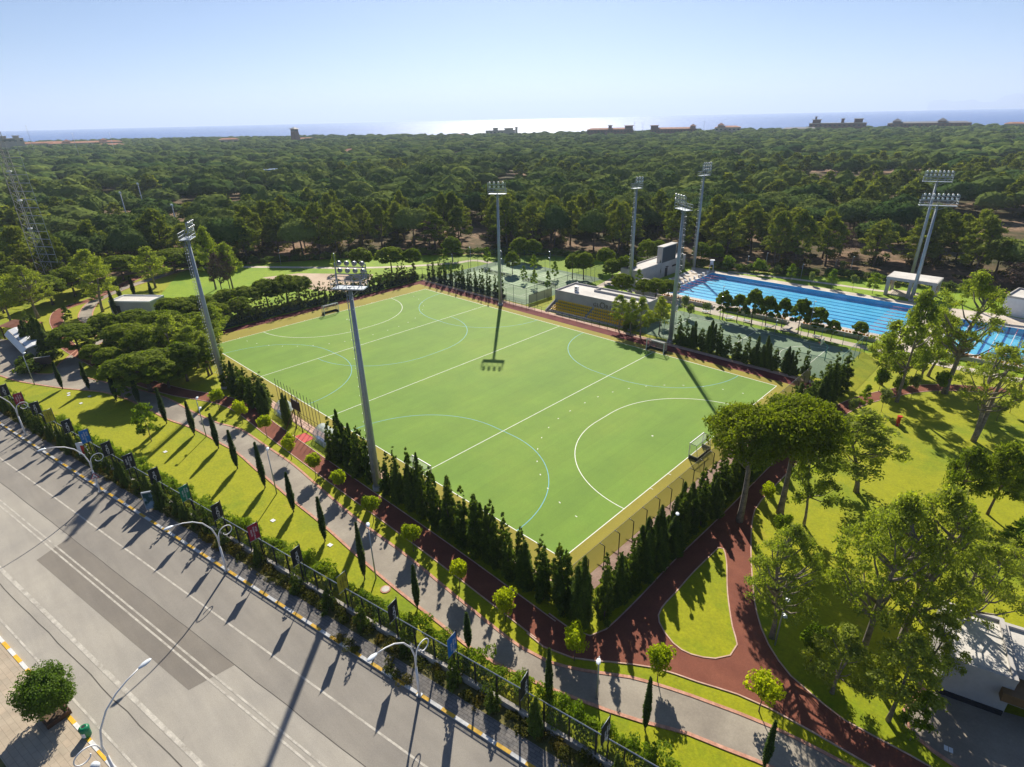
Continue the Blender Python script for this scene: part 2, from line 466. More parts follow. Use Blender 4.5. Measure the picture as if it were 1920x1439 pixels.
def leaf_arrays(P, N, S, rng, jit=0.6, aspect=1.7):
    """one rhombic leaf tuft per point"""
    n = len(P)
    N = N + rng.normal(0, jit, (n, 3)); N /= np.linalg.norm(N, axis=1, keepdims=True) + 1e-9
    A = np.cross(N, rng.normal(0, 1, (n, 3))); A /= np.linalg.norm(A, axis=1, keepdims=True) + 1e-9
    B = np.cross(N, A)
    S = S[:, None] * rng.uniform(0.7, 1.35, (n, 1))
    V = np.empty((n, 4, 3))
    V[:, 0] = P - A * S * aspect * 0.5; V[:, 2] = P + A * S * aspect * 0.5
    V[:, 1] = P - B * S * 0.5; V[:, 3] = P + B * S * 0.5
    return V.reshape(-1, 3)
def leaf_mesh(name, P, N, S, mat, rng, tint, jit=0.6, core=None, aspect=1.7):
    V = leaf_arrays(P, N, S, rng, jit, aspect)
    nq = len(P)
    me = bpy.data.meshes.new(name)
    cv = cf = 0
    if core is not None:
        cvs, cfs = core
        V = np.vstack([V, cvs]); cv = len(cvs); cf = len(cfs)
    me.vertices.add(len(V)); me.vertices.foreach_set('co', V.astype(np.float32).ravel())
    loops = np.arange(nq * 4)
    ls = np.arange(nq) * 4
    if cf:
        loops = np.concatenate([loops, (np.array(cfs) + nq * 4).ravel()])
        ls = np.concatenate([ls, nq * 4 + np.arange(cf) * 3])
    me.loops.add(len(loops)); me.loops.foreach_set('vertex_index', loops.astype(np.int32))
    me.polygons.add(len(ls)); me.polygons.foreach_set('loop_start', ls.astype(np.int32))
    me.update(calc_edges=True)
    at = me.attributes.new('tint', 'FLOAT', 'FACE')
    tt = np.concatenate([tint, rng.normal(0.42, 0.12, cf)]) if cf else tint
    at.data.foreach_set('value', np.clip(tt, 0, 1).astype(np.float32))
    me.materials.append(mat)
    me.validate()
    return me
def sph(rng, n, zmin=-1.0):
    d = rng.normal(0, 1, (n * 3, 3)); d /= np.linalg.norm(d, axis=1, keepdims=True)
    d = d[d[:, 2] > zmin]
    while len(d) < n: d = np.vstack([d, d])
    return d[:n]
def lump_noise(d, rng, k=5, f=2.5, amp=0.2):
    r = np.zeros(len(d))
    for _ in range(k):
        a = rng.normal(0, f, 3); r += np.sin(d @ a + rng.uniform(0, 6.28))
    return 1 + amp * r / math.sqrt(k)
_ico = {}
def ico(sub):
    if sub not in _ico:
        b = bmesh.new(); bmesh.ops.create_icosphere(b, subdivisions=sub, radius=1.0)
        _ico[sub] = (np.array([v.co[:] for v in b.verts]), np.array([[v.index for v in f.verts] for f in b.faces])); b.free()
    return _ico[sub]
def clumps_to(C, CR, npc, rng, ls, zmin=-0.35, flat=0.75, tint_sd=0.14, vol=0.0):
    """leaf points on the clumps C (centres) with radii CR"""
    P = []; N = []; T = []
    for c, r in zip(C, CR):
        k = max(8, int(npc * (r / np.mean(CR)) ** 2))
        d = sph(rng, k, zmin)
        rr = r * lump_noise(d, rng, 4, 3.0, 0.22) * (rng.uniform(0.82, 1.06, k) if vol == 0 else rng.uniform(0.25, 1.1, k))
        p = d * rr[:, None]; p[:, 2] *= flat
        P.append(p + c); N.append(d + np.array([0, 0, 0.35]))
        T.append(rng.normal(0.5, 0.17, k) + rng.normal(0, tint_sd))
    P = np.vstack(P); N = np.vstack(N)
    N /= np.linalg.norm(N, axis=1, keepdims=True)
    return P, N, np.full(len(P), ls), np.concatenate(T)
def stone_crown(seed, R_, Hc, z0, nc, npc, ls, mat, name, core_sub=2, irr=0.25, jit=0.38):
    """umbrella crown: many rounded tufts over a dome"""
    rng = np.random.default_rng(seed)
    C = []; CR = []
    ga = PI * (3 - math.sqrt(5))
    dn = lambda a, r: 1 + irr * (math.sin(2 * a + seed) * 0.5 + math.sin(3 * a + 2.1 * seed) * 0.5) * r
    for i in range(nc):
        r = math.sqrt((i + 0.5) / nc); a = i * ga + rng.normal(0, 0.15)
        rr = R_ * 0.86 * r * dn(a, 1)
        z = z0 + Hc * 0.72 * math.sqrt(max(0, 1 - r * r * 0.98)) + rng.normal(0, 0.05) * Hc
        C.append((rr * math.cos(a), rr * math.sin(a), z)); CR.append(R_ * rng.uniform(0.17, 0.27) * (1.5 / math.sqrt(nc / 22)) ** 0.5)
    for i in range(nc // 3):       # lower rim, hanging a little
        a = rng.uniform(0, 2 * PI); rr = R_ * rng.uniform(0.45, 0.9)
        C.append((rr * math.cos(a), rr * math.sin(a), z0 - Hc * rng.uniform(0, 0.12))); CR.append(R_ * rng.uniform(0.14, 0.2))
    P, N, S, T = clumps_to(np.array(C), np.array(CR), npc, rng, ls)
    core = None
    if core_sub:
        v, f = ico(1)
        cvs, cfs = [], []
        for i, (c, r) in enumerate(zip(C, CR)):
            rr = lump_noise(v, rng, 4, 2.2, 0.16)
            q = v * (rr * r * (0.9 if core_sub == 2 else 1.12))[:, None]; q[:, 2] *= 0.72
            cvs.append(q + c); cfs.append(f + i * len(v))
        core = (np.vstack(cvs), np.vstack(cfs))
    return leaf_mesh(name, P, N, S, mat, rng, T, jit, core), np.array(C)
def loose_crown(seed, R_, z0, z1, nc, npc, ls, mat, name, rs=0.26, flat=0.6, gap=0.0, core_r=0.0):
    """open crown of separate feathery tufts at the ends of limbs"""
    rng = np.random.default_rng(seed)
    C = []; CR = []
    for i in range(nc):
        t = (i + rng.uniform(0, 1)) / nc
        a = i * 2.4 + rng.normal(0, 0.5)
        z = z0 + (z1 - z0) * t
        env = math.sin(PI * min(1, 0.18 + 0.86 * t) ** 0.8) ** 0.7
        rr = R_ * env * math.sqrt(rng.uniform(0.12, 1.0))
        C.append((rr * math.cos(a), rr * math.sin(a), z)); CR.append(R_ * rs * rng.uniform(0.7, 1.35))
    P, N, S, T = clumps_to(np.array(C), np.array(CR), npc, rng, ls, -0.8, flat, 0.16, 1.0)
    core = None
    if core_r:
        v, f = ico(1); cvs, cfs = [], []
        for i, (c, r) in enumerate(zip(C, CR)):
            q = v * (lump_noise(v, rng, 4, 2.2, 0.2) * r * core_r)[:, None]; q[:, 2] *= flat * 1.15
            cvs.append(q + np.array(c)); cfs.append(f + i * len(v))
        core = (np.vstack(cvs), np.vstack(cfs))
    return leaf_mesh(name, P, N, S, mat, rng, T, 0.9, core, 2.4), np.array(C)
def cone_crown(seed, R_, H, n, ls, mat, name, pw=0.65, rag=0.25, z0=0.05, taper0=0.5, up=0.6, tb=0.12):
    rng = np.random.default_rng(seed)
    t = rng.uniform(0, 1, n) ** 0.85
    a = rng.uniform(0, 2 * PI, n)
    prof = np.minimum(1, (t / tb)) ** taper0 * (1 - t) ** pw + 0.02
    lobes = 1 + rag * (np.sin(3 * a + 9 * t + seed) * 0.5 + np.sin(5 * a - 17 * t + 2 * seed) * 0.4 + np.sin(23 * t + 2 * a) * 0.35) * (0.4 + t)
    r = R_ * prof * lobes * rng.uniform(0.75, 1.08, n)
    P = np.stack([r * np.cos(a), r * np.sin(a), z0 * H + t * H * (1 - z0)], 1)
    N = np.stack([np.cos(a), np.sin(a), np.full(n, up)], 1)
    T = 0.5 + 0.2 * np.sin(7 * t + 3 * a + seed) + rng.normal(0, 0.15, n)
    v, f = ico(2)
    tt = (v[:, 2] + 1) / 2
    pr = np.minimum(1, (tt / tb)) ** taper0 * (1 - tt) ** pw
    hl = np.hypot(v[:, 0], v[:, 1]) + 1e-6
    cv = np.stack([v[:, 0] / hl * pr * R_ * 0.66, v[:, 1] / hl * pr * R_ * 0.66, (z0 + tt * (1 - z0) * 0.95) * H], 1)
    return leaf_mesh(name, P, N, np.full(n, ls), mat, rng, T, 0.55, (cv, f), 2.6)
def trunk_mesh(seed, H, r0, C, lean=0.0, z_fork=0.55, mat=None, limbs=7, wob=0.25, name='trunk', double=False):
    rng = np.random.default_rng(seed + 99)
    mb = MB()
    zt = H * 0.86
    ax = rng.uniform(0, 2 * PI)
    def path(o, top):
        pts = []
        for i in range(8):
            t = i / 7
            pts.append((o + lean * t * t * math.cos(ax) + wob * math.sin(t * 5 + seed) * t, lean * t * t * math.sin(ax) + wob * math.sin(t * 4 + 2 * seed) * t, top * t - 0.15))
        return pts
    pts = path(0, zt)
    mb.tube(pts, [r0 * (1.25 if i == 0 else 1 - 0.75 * i / 7) for i in range(8)], 7)
    if double:
        p2 = [(p[0] + 1.3 * (i / 7) ** 1.1 * 1.6, p[1] - 0.9 * i / 7, p[2]) for i, p in enumerate(pts)]
        mb.tube(p2, [r0 * (1.1 - 0.75 * i / 7) for i in range(8)], 7)
    idx = rng.permutation(len(C))[:limbs] if len(C) else []
    for k in idx:
        c = Vector(C[k]); zs = min(max(zt * z_fork, c.z - 0.45 * math.hypot(c.x, c.y) - 0.1 * H), zt * 0.95)
        t = zs / zt; i = min(6, int(t * 7)); f = t * 7 - i
        s = Vector(pts[i]).lerp(Vector(pts[i + 1]), f)
        m = s.lerp(c, 0.55) + Vector((0, 0, -0.04 * H))
        mb.tube([s, m, c], [r0 * 0.42, r0 * 0.28, r0 * 0.1], 5)
    return mb.mesh(name, mat or M['bark'])
def billow_crown(seed, R_, Hc, z0, nb, amp, mat, name, ncards=0, ls=0.5, sub=3, low=0.3, wd=0.55):
    """dome of rounded bosses with creases between them, like a pine canopy seen from afar"""
    rng = np.random.default_rng(seed)
    v, f = ico(sub)
    d = sph(rng, nb, -0.25)
    ca = np.clip(v @ d.T, -1, 1); ang = np.arccos(ca)
    wds = rng.uniform(0.8, 1.25, nb) * wd
    b = np.sqrt(np.clip(1 - (ang / wds) ** 2, 0, 1)) * rng.uniform(0.6, 1.3, nb)
    r = 0.78 + amp * b.max(1) + 0.05 * (lump_noise(v, rng, 5, 5.0, 1.0) - 1) + 0.10 * np.sin(2 * np.arctan2(v[:, 1], v[:, 0]) + seed)
    p = v * r[:, None] * np.array([R_, R_, Hc])
    p[:, 2] = np.where(p[:, 2] < 0, p[:, 2] * low, p[:, 2]) + z0
    p += rng.normal(0, 0.02 * R_, p.shape)
    k = max(ncards, 1); i = rng.integers(0, len(v), k); up = v[i]
    P = p[i] + rng.normal(0, 0.05 * R_, (k, 3)); N = up + np.array([0, 0, 0.3]); N /= np.linalg.norm(N, axis=1, keepdims=True)
    me = leaf_mesh(name, P, N, np.full(k, ls), mat, rng, rng.normal(0.5, 0.16, k), 0.45, (p, f))
    C = p[rng.permutation(len(v))[:12]] * np.array([0.6, 0.6, 1.0])
    return me, C
PROTO = {}
def reg(kind, H, W, crown, trunk): PROTO.setdefault(kind, []).append((H, W, crown, trunk))
for k in range(3):
    cr, C = stone_crown(10 + k, 4.2, 5.0, 4.9, 84, 120, 0.24, M['leaf_stone'], 'crown'); reg('stone', 9.8, 8.4, cr, trunk_mesh(k, 9.0, 0.28, C))
for k in range(2):   # the two big ones beside the pitch corner
    cr, C = stone_crown(30 + k, 5.5, 3.9, 9.9, 140, 110, 0.19, M['leaf_umbrella'], 'crown', 0, irr=0.4, jit=0.7); reg('stone_big', 14.6, 11.2, cr, trunk_mesh(5 + k, 13.2, 0.42, C, limbs=14, double=(k == 0), mat=M['barkg']))
for k in range(4):
    cr, C = loose_crown(50 + k, 2.6, 3.0, 9.0, 50, 120, 0.12, M['leaf_aleppo'], 'crown', 0.24); reg('aleppo', 9.2, 5.6, cr, trunk_mesh(11 + k, 9.0, 0.17, C, 1.0, 0.4, M['barkg'], 12))
for k in range(3):
    cr, C = loose_crown(70 + k, 4.8, 5.4, 15.0, 140, 92, 0.125, M['leaf_aleppo'], 'crown', 0.15); reg('aleppo_big', 15.2, 10.4, cr, trunk_mesh(21 + k, 15.0, 0.34, C, 1.6, 0.35, M['barkg'], 30, 0.5, double=(k == 1)))
for k in range(2):
    cr, C = loose_crown(360 + k, 4.6, 7.0, 15.0, 66, 110, 0.13, M['leaf_aleppo'], 'crown', 0.17); reg('aleppo_open', 15.2, 10.0, cr, trunk_mesh(94 + k, 15.0, 0.34, C, 1.6, 0.4, M['barkg'], 26, 0.6, double=(k == 0)))
for k in range(6):   # forest umbrella pines
    cr, C = billow_crown(90 + k, 4.6, 4.0, 6.4, 30, 0.26, M['leaf_far'], 'crown', 3400, 0.30, 4, 0.22); reg('forest_dome', 10.6, 9.4, cr, trunk_mesh(31 + k, 9.6, 0.26, C, limbs=5))
for k in range(6):   # taller grey-green pines at the forest edge
    cr, C = loose_crown(110 + k, 4.0, 3.6, 12.6, 58, 62, 0.27, M['leaf_forest2'], 'crown', 0.23, 0.62, core_r=0.62); reg('forest_tall', 13.2, 8.2, cr, trunk_mesh(41 + k, 12.4, 0.25, C, 1.2, 0.3, limbs=9))
for k in range(2):
    cr, C = loose_crown(130 + k, 3.2, 3.0, 9.0, 40, 90, 0.16, M['leaf_brown'], 'crown', 0.3); reg('bare', 9.2, 6.6, cr, trunk_mesh(51 + k, 9.0, 0.2, C, 0.6, 0.35, M['barkg'], 16))
def join_meshes(L, name):
    b = bmesh.new()
    for m_, dx, dy in L:
        b2 = len(b.verts); b.from_mesh(m_); b.verts.ensure_lookup_table()
        for v in b.verts[b2:]: v.co.x += dx; v.co.y += dy
    me = bpy.data.meshes.new(name); b.to_mesh(me); b.free(); me.materials.append(L[0][0].materials[0])
    for m_, _, _ in L: bpy.data.meshes.remove(m_)
    return me
def con3(seed):
    r_ = random.Random(seed); L = []
    for j in range(5):
        a = j * 2.4 + seed; d = 0 if j == 0 else r_.uniform(0.35, 0.75); H = 7.0 if j == 0 else r_.uniform(3.8, 6.5)
        L.append((cone_crown(seed * 7 + j, r_.uniform(0.42, 0.62), H, int(260 * H), 0.12, M['leaf_conifer'], 'c', 0.55, 0.75, 0.03, 0.4, 1.0), d * math.cos(a), d * math.sin(a)))
    return join_meshes(L, 'crown')
def join_spires(seed, n):
    r_ = random.Random(seed); L = []
    for j in range(n):
        a = j * 2.4 + seed; d = 0 if j == 0 else r_.uniform(0.3, 0.7); H = 7.0 if j == 0 else r_.uniform(3.6, 6.3)
        L.append((cone_crown(seed * 7 + j, r_.uniform(0.5, 0.75), H, int(300 * H), 0.115, M['leaf_conifer'], 'c', 0.62, 0.7, 0.03, 0.4, 1.1), d * math.cos(a), d * math.sin(a)))
    return join_meshes(L, 'crown')
def spire_crown(seed, R_, H, nc, npc, ls, mat, pw=0.6, core_r=0.75, lead=3):
    """feathery column: upswept tufts round one or several leaders"""
    rng = np.random.default_rng(seed)
    L = [(0.0, 0.0, 1.0)] + [(R_ * rng.uniform(0.25, 0.55) * math.cos(a), R_ * rng.uniform(0.25, 0.55) * math.sin(a), rng.uniform(0.55, 0.92)) for a in rng.uniform(0, 6.28, lead)]
    C = []; CR = []
    for i in range(nc):
        x, y, hf = L[i % len(L)] if rng.random() < 0.75 else L[0]
        t = rng.uniform(0.0, 1) ** 0.9
        env = R_ * (0.72 if hf < 1 else 1.0) * min(1, 0.6 + t * 4) * (1 - t) ** pw
        a = rng.uniform(0, 6.28); r = env * rng.uniform(0.35, 0.95)
        C.append((x * (1 - 0.3 * t) + r * math.cos(a), y * (1 - 0.3 * t) + r * math.sin(a), 0.1 + t * H * hf)); CR.append(R_ * rng.uniform(0.2, 0.34) * (1.1 - 0.85 * t))
    P, N, S, T = clumps_to(np.array(C), np.array(CR), npc, rng, ls, -0.6, 1.5, 0.15, 0.5)
    N = N * np.array([1, 1, 0.25]); N /= np.linalg.norm(N, axis=1, keepdims=True) + 1e-9
    v, f = ico(1); cvs, cfs = [], []
    for i, (c, r) in enumerate(zip(C, CR)):
        q = v * (lump_noise(v, rng, 4, 2.2, 0.2) * r * core_r)[:, None]; q[:, 2] *= 1.6
        cvs.append(q + np.array(c)); cfs.append(f + i * len(v))
    return leaf_mesh('crown', P, N, S, mat, rng, T, 0.6, (np.vstack(cvs), np.vstack(cfs)), 2.8)
for k in range(6): reg('conifer', 7.0, 2.4, spire_crown(150 + k, 1.15, 6.9, 95, 36, 0.13, M['leaf_conifer']), trunk_mesh(61 + k, 5.0, 0.09, [], limbs=0))
for k in range(5): reg('conifer', 7.0, 2.4, join_spires(157 + k, 5), trunk_mesh(61 + k, 5.0, 0.09, [], limbs=0))
for k in range(4): reg('ragged', 5.4, 2.0, spire_crown(350 + k, 0.95, 5.3, 46, 30, 0.15, M['leaf_thin'], 0.35, 0.45, 4), trunk_mesh(97 + k, 4.4, 0.06, [], limbs=0))
for k in range(0): reg('conifer', 7.0, 2.5, cone_crown(150 + k, 1.05, 7.0, 3600, 0.17, M['leaf_conifer'], 'crown', 0.42, 0.42), trunk_mesh(61 + k, 5.0, 0.09, [], limbs=0))
for k in range(3):
    cr, C = loose_crown(330 + k, 2.35, 2.9, 8.3, 52, 110, 0.15, M['leaf_stone'], 'crown', 0.3, 0.75); reg('parkpine', 8.5, 5.2, cr, trunk_mesh(90 + k, 8.0, 0.16, C, 0.4, 0.35, limbs=12))
for k in range(4): reg('thincon', 6.0, 1.5, spire_crown(170 + k, 0.66, 5.9, 60, 30, 0.12, M['leaf_conifer'], 0.4, 0.8, 1), trunk_mesh(64 + k, 4.0, 0.07, [], limbs=0))
for k in range(3): reg('cypress', 5.6, 1.05, cone_crown(190 + k, 0.36, 5.6, 1700, 0.10, M['leaf_cypress'], 'crown', 0.75, 0.2, 0.07, 0.7, 1.4, 0.38), trunk_mesh(67 + k, 3.0, 0.06, [], limbs=0))
def round_crown(seed, R_, zc, nc, npc, ls, mat, flat=0.92):
    rng = np.random.default_rng(seed)
    d = sph(rng, nc); C = d * R_ * 0.62 * rng.uniform(0.6, 1.3, (nc, 1)); C[:, 2] *= flat; C[:, 2] += zc
    P, N, S, T = clumps_to(C, R_ * rng.uniform(0.3, 0.46, nc), npc, rng, ls, -0.9, 0.95, 0.12)
    v, f = ico(2); cv = v * R_ * 0.55; cv[:, 2] += zc
    return leaf_mesh('crown', P, N, S, mat, rng, T, 0.7, (cv, f), 1.5)
for k in range(3): reg('round', 3.8, 2.5, round_crown(200 + k, 1.22, 2.6, 22, 95, 0.16, M['leaf_round']), trunk_mesh(71 + k, 2.6, 0.06, [], limbs=0, wob=0.05))
for k in range(2): reg('grey', 3.2, 2.0, round_crown(210 + k, 1.0, 2.2, 16, 70, 0.15, M['leaf_grey']), trunk_mesh(74 + k, 2.4, 0.05, [], limbs=0, wob=0.05))
for k in range(2): reg('round_dark', 3.6, 2.6, round_crown(215 + k, 1.3, 2.35, 20, 100, 0.17, M['leaf_shrub'], 0.85), trunk_mesh(76 + k, 2.5, 0.06, [], limbs=0, wob=0.05))
reg('citrus', 5.2, 4.9, round_crown(220, 2.45, 3.3, 60, 420, 0.13, M['leaf_citrus'], 0.8), trunk_mesh(78, 3.2, 0.12, [], limbs=0, wob=0.05))
for k in range(3):
    cr, C = loose_crown(230 + k, 1.5, 1.4, 5.2, 22, 60, 0.17, M['leaf_shrub'], 'crown', 0.3); reg('sapling', 5.3, 3.2, cr, trunk_mesh(81 + k, 5.2, 0.06, C, 0.2, 0.3, M['barkg'], 8, 0.1))
for k in range(3):
    cr, C = stone_crown(240 + k, 1.75, 3.2, 2.3, 34, 75, 0.26, M['leaf_stone'], 'crown', irr=0.2); reg('poolpine', 5.6, 3.7, cr, trunk_mesh(84 + k, 5.0, 0.11, C, limbs=6))
def shrub_mesh(seed, R_, H, n, ls, mat, name='foliage', nc=9):
    rng = np.random.default_rng(seed)
    C = np.stack([rng.normal(0, R_ * 0.4, nc), rng.normal(0, R_ * 0.4, nc), rng.uniform(0.25, 0.72, nc) * H], 1)
    P, N, S, T = clumps_to(C, R_ * rng.uniform(0.35, 0.6, nc), n // nc, rng, ls, -0.5, 0.9, 0.15)
    return leaf_mesh(name, P, N, S, mat, rng, T, 0.7, None, 1.7)
SHRUB = {'hedge': [shrub_mesh(300 + k, 0.95, 2.2, 900, 0.12, M['leaf_shrub']) for k in range(4)],
         'scrub': [shrub_mesh(310 + k, 0.8, 1.0, 420, 0.13, M['leaf_scrub']) for k in range(4)],
         'bush': [shrub_mesh(320 + k, 1.6, 3.0, 1100, 0.26, M['leaf_conifer'], nc=14) for k in range(3)]}
RND = random.Random(7)
NAMES = {'stone': 'stone_pine', 'stone_big': 'stone_pine', 'aleppo': 'aleppo_pine', 'aleppo_big': 'aleppo_pine', 'forest_dome': 'stone_pine', 'forest_tall': 'forest_pine',
         'bare': 'bare_tree', 'conifer': 'hedge_conifer', 'thincon': 'slim_conifer', 'cypress': 'cypress_tree', 'round': 'round_headed_tree', 'grey': 'young_olive_tree',
         'round_dark': 'round_headed_tree', 'citrus': 'street_tree', 'sapling': 'young_tree', 'poolpine': 'small_pine', 'parkpine': 'round_pine', 'aleppo_open': 'aleppo_pine', 'ragged': 'slim_conifer'}
CATS = {'cypress': 'cypress', 'conifer': 'conifer', 'thincon': 'conifer', 'stone': 'pine tree', 'stone_big': 'pine tree', 'aleppo': 'pine tree', 'aleppo_big': 'pine tree',
        'forest_dome': 'pine tree', 'forest_tall': 'pine tree', 'poolpine': 'pine tree', 'parkpine': 'pine tree', 'aleppo_open': 'pine tree', 'ragged': 'conifer'}
def tree(kind, x, y, h, wd, label, group=None, var=None, rz=None, lean=None, z=0.0, cat=None):
    L = PROTO[kind]
    H, W, cr, tr = L[RND.randrange(len(L)) if var is None else var % len(L)]
    e = empty(NAMES[kind], (x, y, z), RND.uniform(0, 2 * PI) if rz is None else rz, (wd / W, wd / W, h / H), label, cat or CATS.get(kind, 'tree'), group)
    if lean: e.rotation_euler = (lean[0], lean[1], e.rotation_euler.z)
    link('trunk', tr, e); link('crown', cr, e)
    return e
def shrub(kind, x, y, h, wd, label, group=None, name='shrub', cat='shrub', z=0.0):
    me = RND.choice(SHRUB[kind]); W, H = {'hedge': (2.0, 2.2), 'scrub': (1.7, 1.0), 'bush': (3.4, 3.0)}[kind]
    o = link(name, me); o.location = (x, y, z); o.rotation_euler = (0, 0, RND.uniform(0, 6.28)); o.scale = (wd / W, wd / W, h / H)
    return tag(o, label, cat, group)
def tree_px(kind, bx, by, ty, wpx, label, group=None, **kw):
    """tree whose foot, top and width are read off the photograph, standing on the ground there"""
    g = G(bx, by); h = HG(g, ty)
    d = (g - CAM).length
    wd = wpx * PX(g + Vector((0, 0, h * 0.7)))[2] / FPX
    return tree(kind, g.x, g.y, h, wd, label, group, **kw)
# ================================================================ THE SETTING
P1 = [(49.5, 92), (99.3, 92), (99.3, 117.2), (49.5, 117.2)]
P2_ = [(106.6, 91.2), (131, 91.2), (131, 113.2), (106.6, 113.2)]
vdir = Vector((-math.sin(YAW), math.cos(YAW))); vrt = Vector((math.cos(YAW), math.sin(YAW)))
C2 = Vector((CAM.x, CAM.y))
def polar(deg, D): return C2 + vdir * D * math.cos(R(deg)) + vrt * D * math.sin(R(deg))
SHORE = [(-75, 1900), (-48, 2250), (-42, 2150), (-34, 1980), (-25, 1800), (-15, 1600), (-6, 1420), (3, 1360), (10, 1400), (18, 1380), (26, 1420), (34, 1480), (42, 1560), (50, 1600), (75, 1500)]
shore = [polar(a, d + 25 * math.sin(a * 1.7) + 12 * math.sin(a * 4.1)) for a, d in SHORE]
back = [polar(110, 600), polar(180, 700), polar(-110, 600)]
sheet('ground', shore + back, 0.0, M['ground'], holes=[P1, P2_])
ms = MB(); ms.prism([tuple(polar(a, 12500)) for a in range(-70, 71, 10)] + [tuple(polar(a, 900)) for a in range(70, -71, -20)], -3.2, -3.0)
ms.build('sea', M['sea'])['kind'] = 'structure'
bm_ = MB()
ribbon(bm_, [Vector((p.x, p.y)) for p in smooth_line(shore, 60)], 26, -3.0, 0.03)
bm_.build('beach', M['sand'])['kind'] = 'structure'

park = [RD(-45, -2), RD(-20, -2), RD(60, -2), RD(140, -2), (170, 0), (175, 60), (165, 118), (140, 122), (118, 133), (104, 140), (81, 138), (69, 130), (42, 122), (20, 114), (2, 109), (-22, 92), (-45, 71), (-62, 45), (-80, 22), (-84, -6), (-60, -34)]
park = [(p[0], p[1]) for p in park]
sheet('lawn', park, 0.02, M['lawn'], holes=[P1, P2_])
up = [(-20, -10), (-4, 5), (-5, 62), (30, 62), (30, 80), (50, 80), (95, 80), (98, 80), (104, 84), (172, 86), (164, 117), (140, 121), (118, 132), (104, 139), (81, 137), (69, 129), (42, 121), (20, 113), (2, 108), (-22, 91), (-45, 70), (-62, 44), (-79, 22)]
sheet('far_lawn', up, 0.026, M['lawnb'], holes=[P1, P2_])
sheet('volleyball_sand', [tuple(G(*q)[:2]) for q in [(492, 521), (560, 513), (640, 514), (700, 515), (690, 532), (672, 549), (590, 545)]], 0.034, M['sand'])

# ---- road
def rpoly(s0, s1, n0, n1, k=8):
    return [RD(s0 + (s1 - s0) * i / k, n0)[:2] for i in range(k + 1)] + [RD(s1 + (s0 - s1) * i / k, n1)[:2] for i in range(k + 1)]
sheet('road', rpoly(-70, 150, 0, 16.0), 0.012, M['road_light'])
sheet('road_lane', rpoly(-70, 150, 0, 6.0), 0.017, M['road_dark'])
sheet('road_repair', [RD(38.8, 6.0)[:2], RD(69.2, 6.0)[:2], RD(68.2, 9.4)[:2], RD(40, 9.6)[:2]], 0.017, M['road_patch'])
sheet('road_repair', [RD(90.5, 4.2)[:2], RD(97.5, 4.4)[:2], RD(97, 6.0)[:2], RD(90.2, 6.0)[:2]], 0.020, M['road_light'])
mk = MB()
for n in (3.75, 7.55, 8.0, 12.15, 14.75):
    flat_line(mk, [RD(s, n) for s in range(-70, 151, 10)], 0.16 if n != 12.15 else 0.34, 0.024)
mk.build('road_markings', M['lane'])['kind'] = 'structure'
mk = MB()
rr = random.Random(3)
flat_line(mk, [RD(s, 13.0 + rr.uniform(-0.06, 0.06)) for s in range(-70, 151, 2)], 0.07, 0.0205)
flat_line(mk, [RD(s, 6.02 + rr.uniform(-0.03, 0.03)) for s in range(-70, 151, 2)], 0.05, 0.0215)
mk.build('road_seams', M['seam'])['kind'] = 'structure'
sheet('pavement', rpoly(-70, 150, -1.6, -0.28), 0.13, M['pavement'])
pv = MB(); ribbon(pv, [RD(s, -0.0).xy for s in range(-70, 151, 5)], 0.02, 0.0, 0.12, 0); pv.build('kerb_face', M['base'])['kind'] = 'structure'
sheet('near_pavement', rpoly(-70, 150, 15.75, 19.7), 0.13, M['pavement2'])
sheet('verge', rpoly(-70, 150, 19.7, 60), 0.06, M['drygrass'])
def kerb(name, n, s0, s1, first, seg=1.02):
    a, b = MB(), MB()
    k = 0; s = s0
    while s < s1:
        (a if (k + first) % 2 else b).box(RD(s + seg / 2, n, 0.075), (seg - 0.012, 0.27, 0.17), RANG)
        s += seg; k += 1
    root = empty(name); root['kind'] = 'structure'
    a.build('yellow_blocks', M['ywhite'], root); b.build('white_blocks', M['wkerb'], root)
kerb('far_kerb', -0.14, -60, 135, 0, 1.25)
kerb('near_kerb', 15.62, -20, 90, 1, 1.25)
sheet('roadside_verge', rpoly(-70, 150, -3.0, -1.62), 0.05, M['drygrass'])

# ---- paths of the park
LL = smooth_line([G(*q)[:2] for q in [(0, 705), (37, 716), (120, 729), (192, 736), (237, 749), (277, 767), (312, 786), (362, 804), (410, 830), (445, 850), (480, 881), (500, 897), (550, 940), (600, 980), (667, 1040), (723, 1089), (775, 1131), (827, 1172)]] + [(93.5, -13.6), (99, -12.3), (104.5, -10.4), (106.6, -9.5), (109.6, -8.0), (112.1, -7.2), (116, -6.0), (122, -5.2), (132, -4.6)])
UR = smooth_line([G(*q)[:2] for q in [(150, 706), (200, 718), (255, 730), (312, 747), (360, 772), (412, 795), (450, 805), (505, 841), (550, 872), (585, 902), (625, 937), (677, 980), (764, 1044), (844, 1110), (920, 1172), (976, 1214), (1029, 1242), (1099, 1259), (1182, 1271), (1262, 1294), (1338, 1321), (1440, 1361)]] + [(118, -2.7), (124, -2.2), (132, -2.0)])
plaza = [G(*q)[:2] for q in [(0, 636), (28, 640), (48, 664), (50, 692), (72, 702), (98, 702), (112, 682), (143, 658), (165, 662), (150, 690)]]
sheet('asphalt_path', [tuple(p) for p in LL] + [tuple(p) for p in reversed(UR)] + [tuple(p) for p in reversed(plaza)], 0.045, M['pathway'])
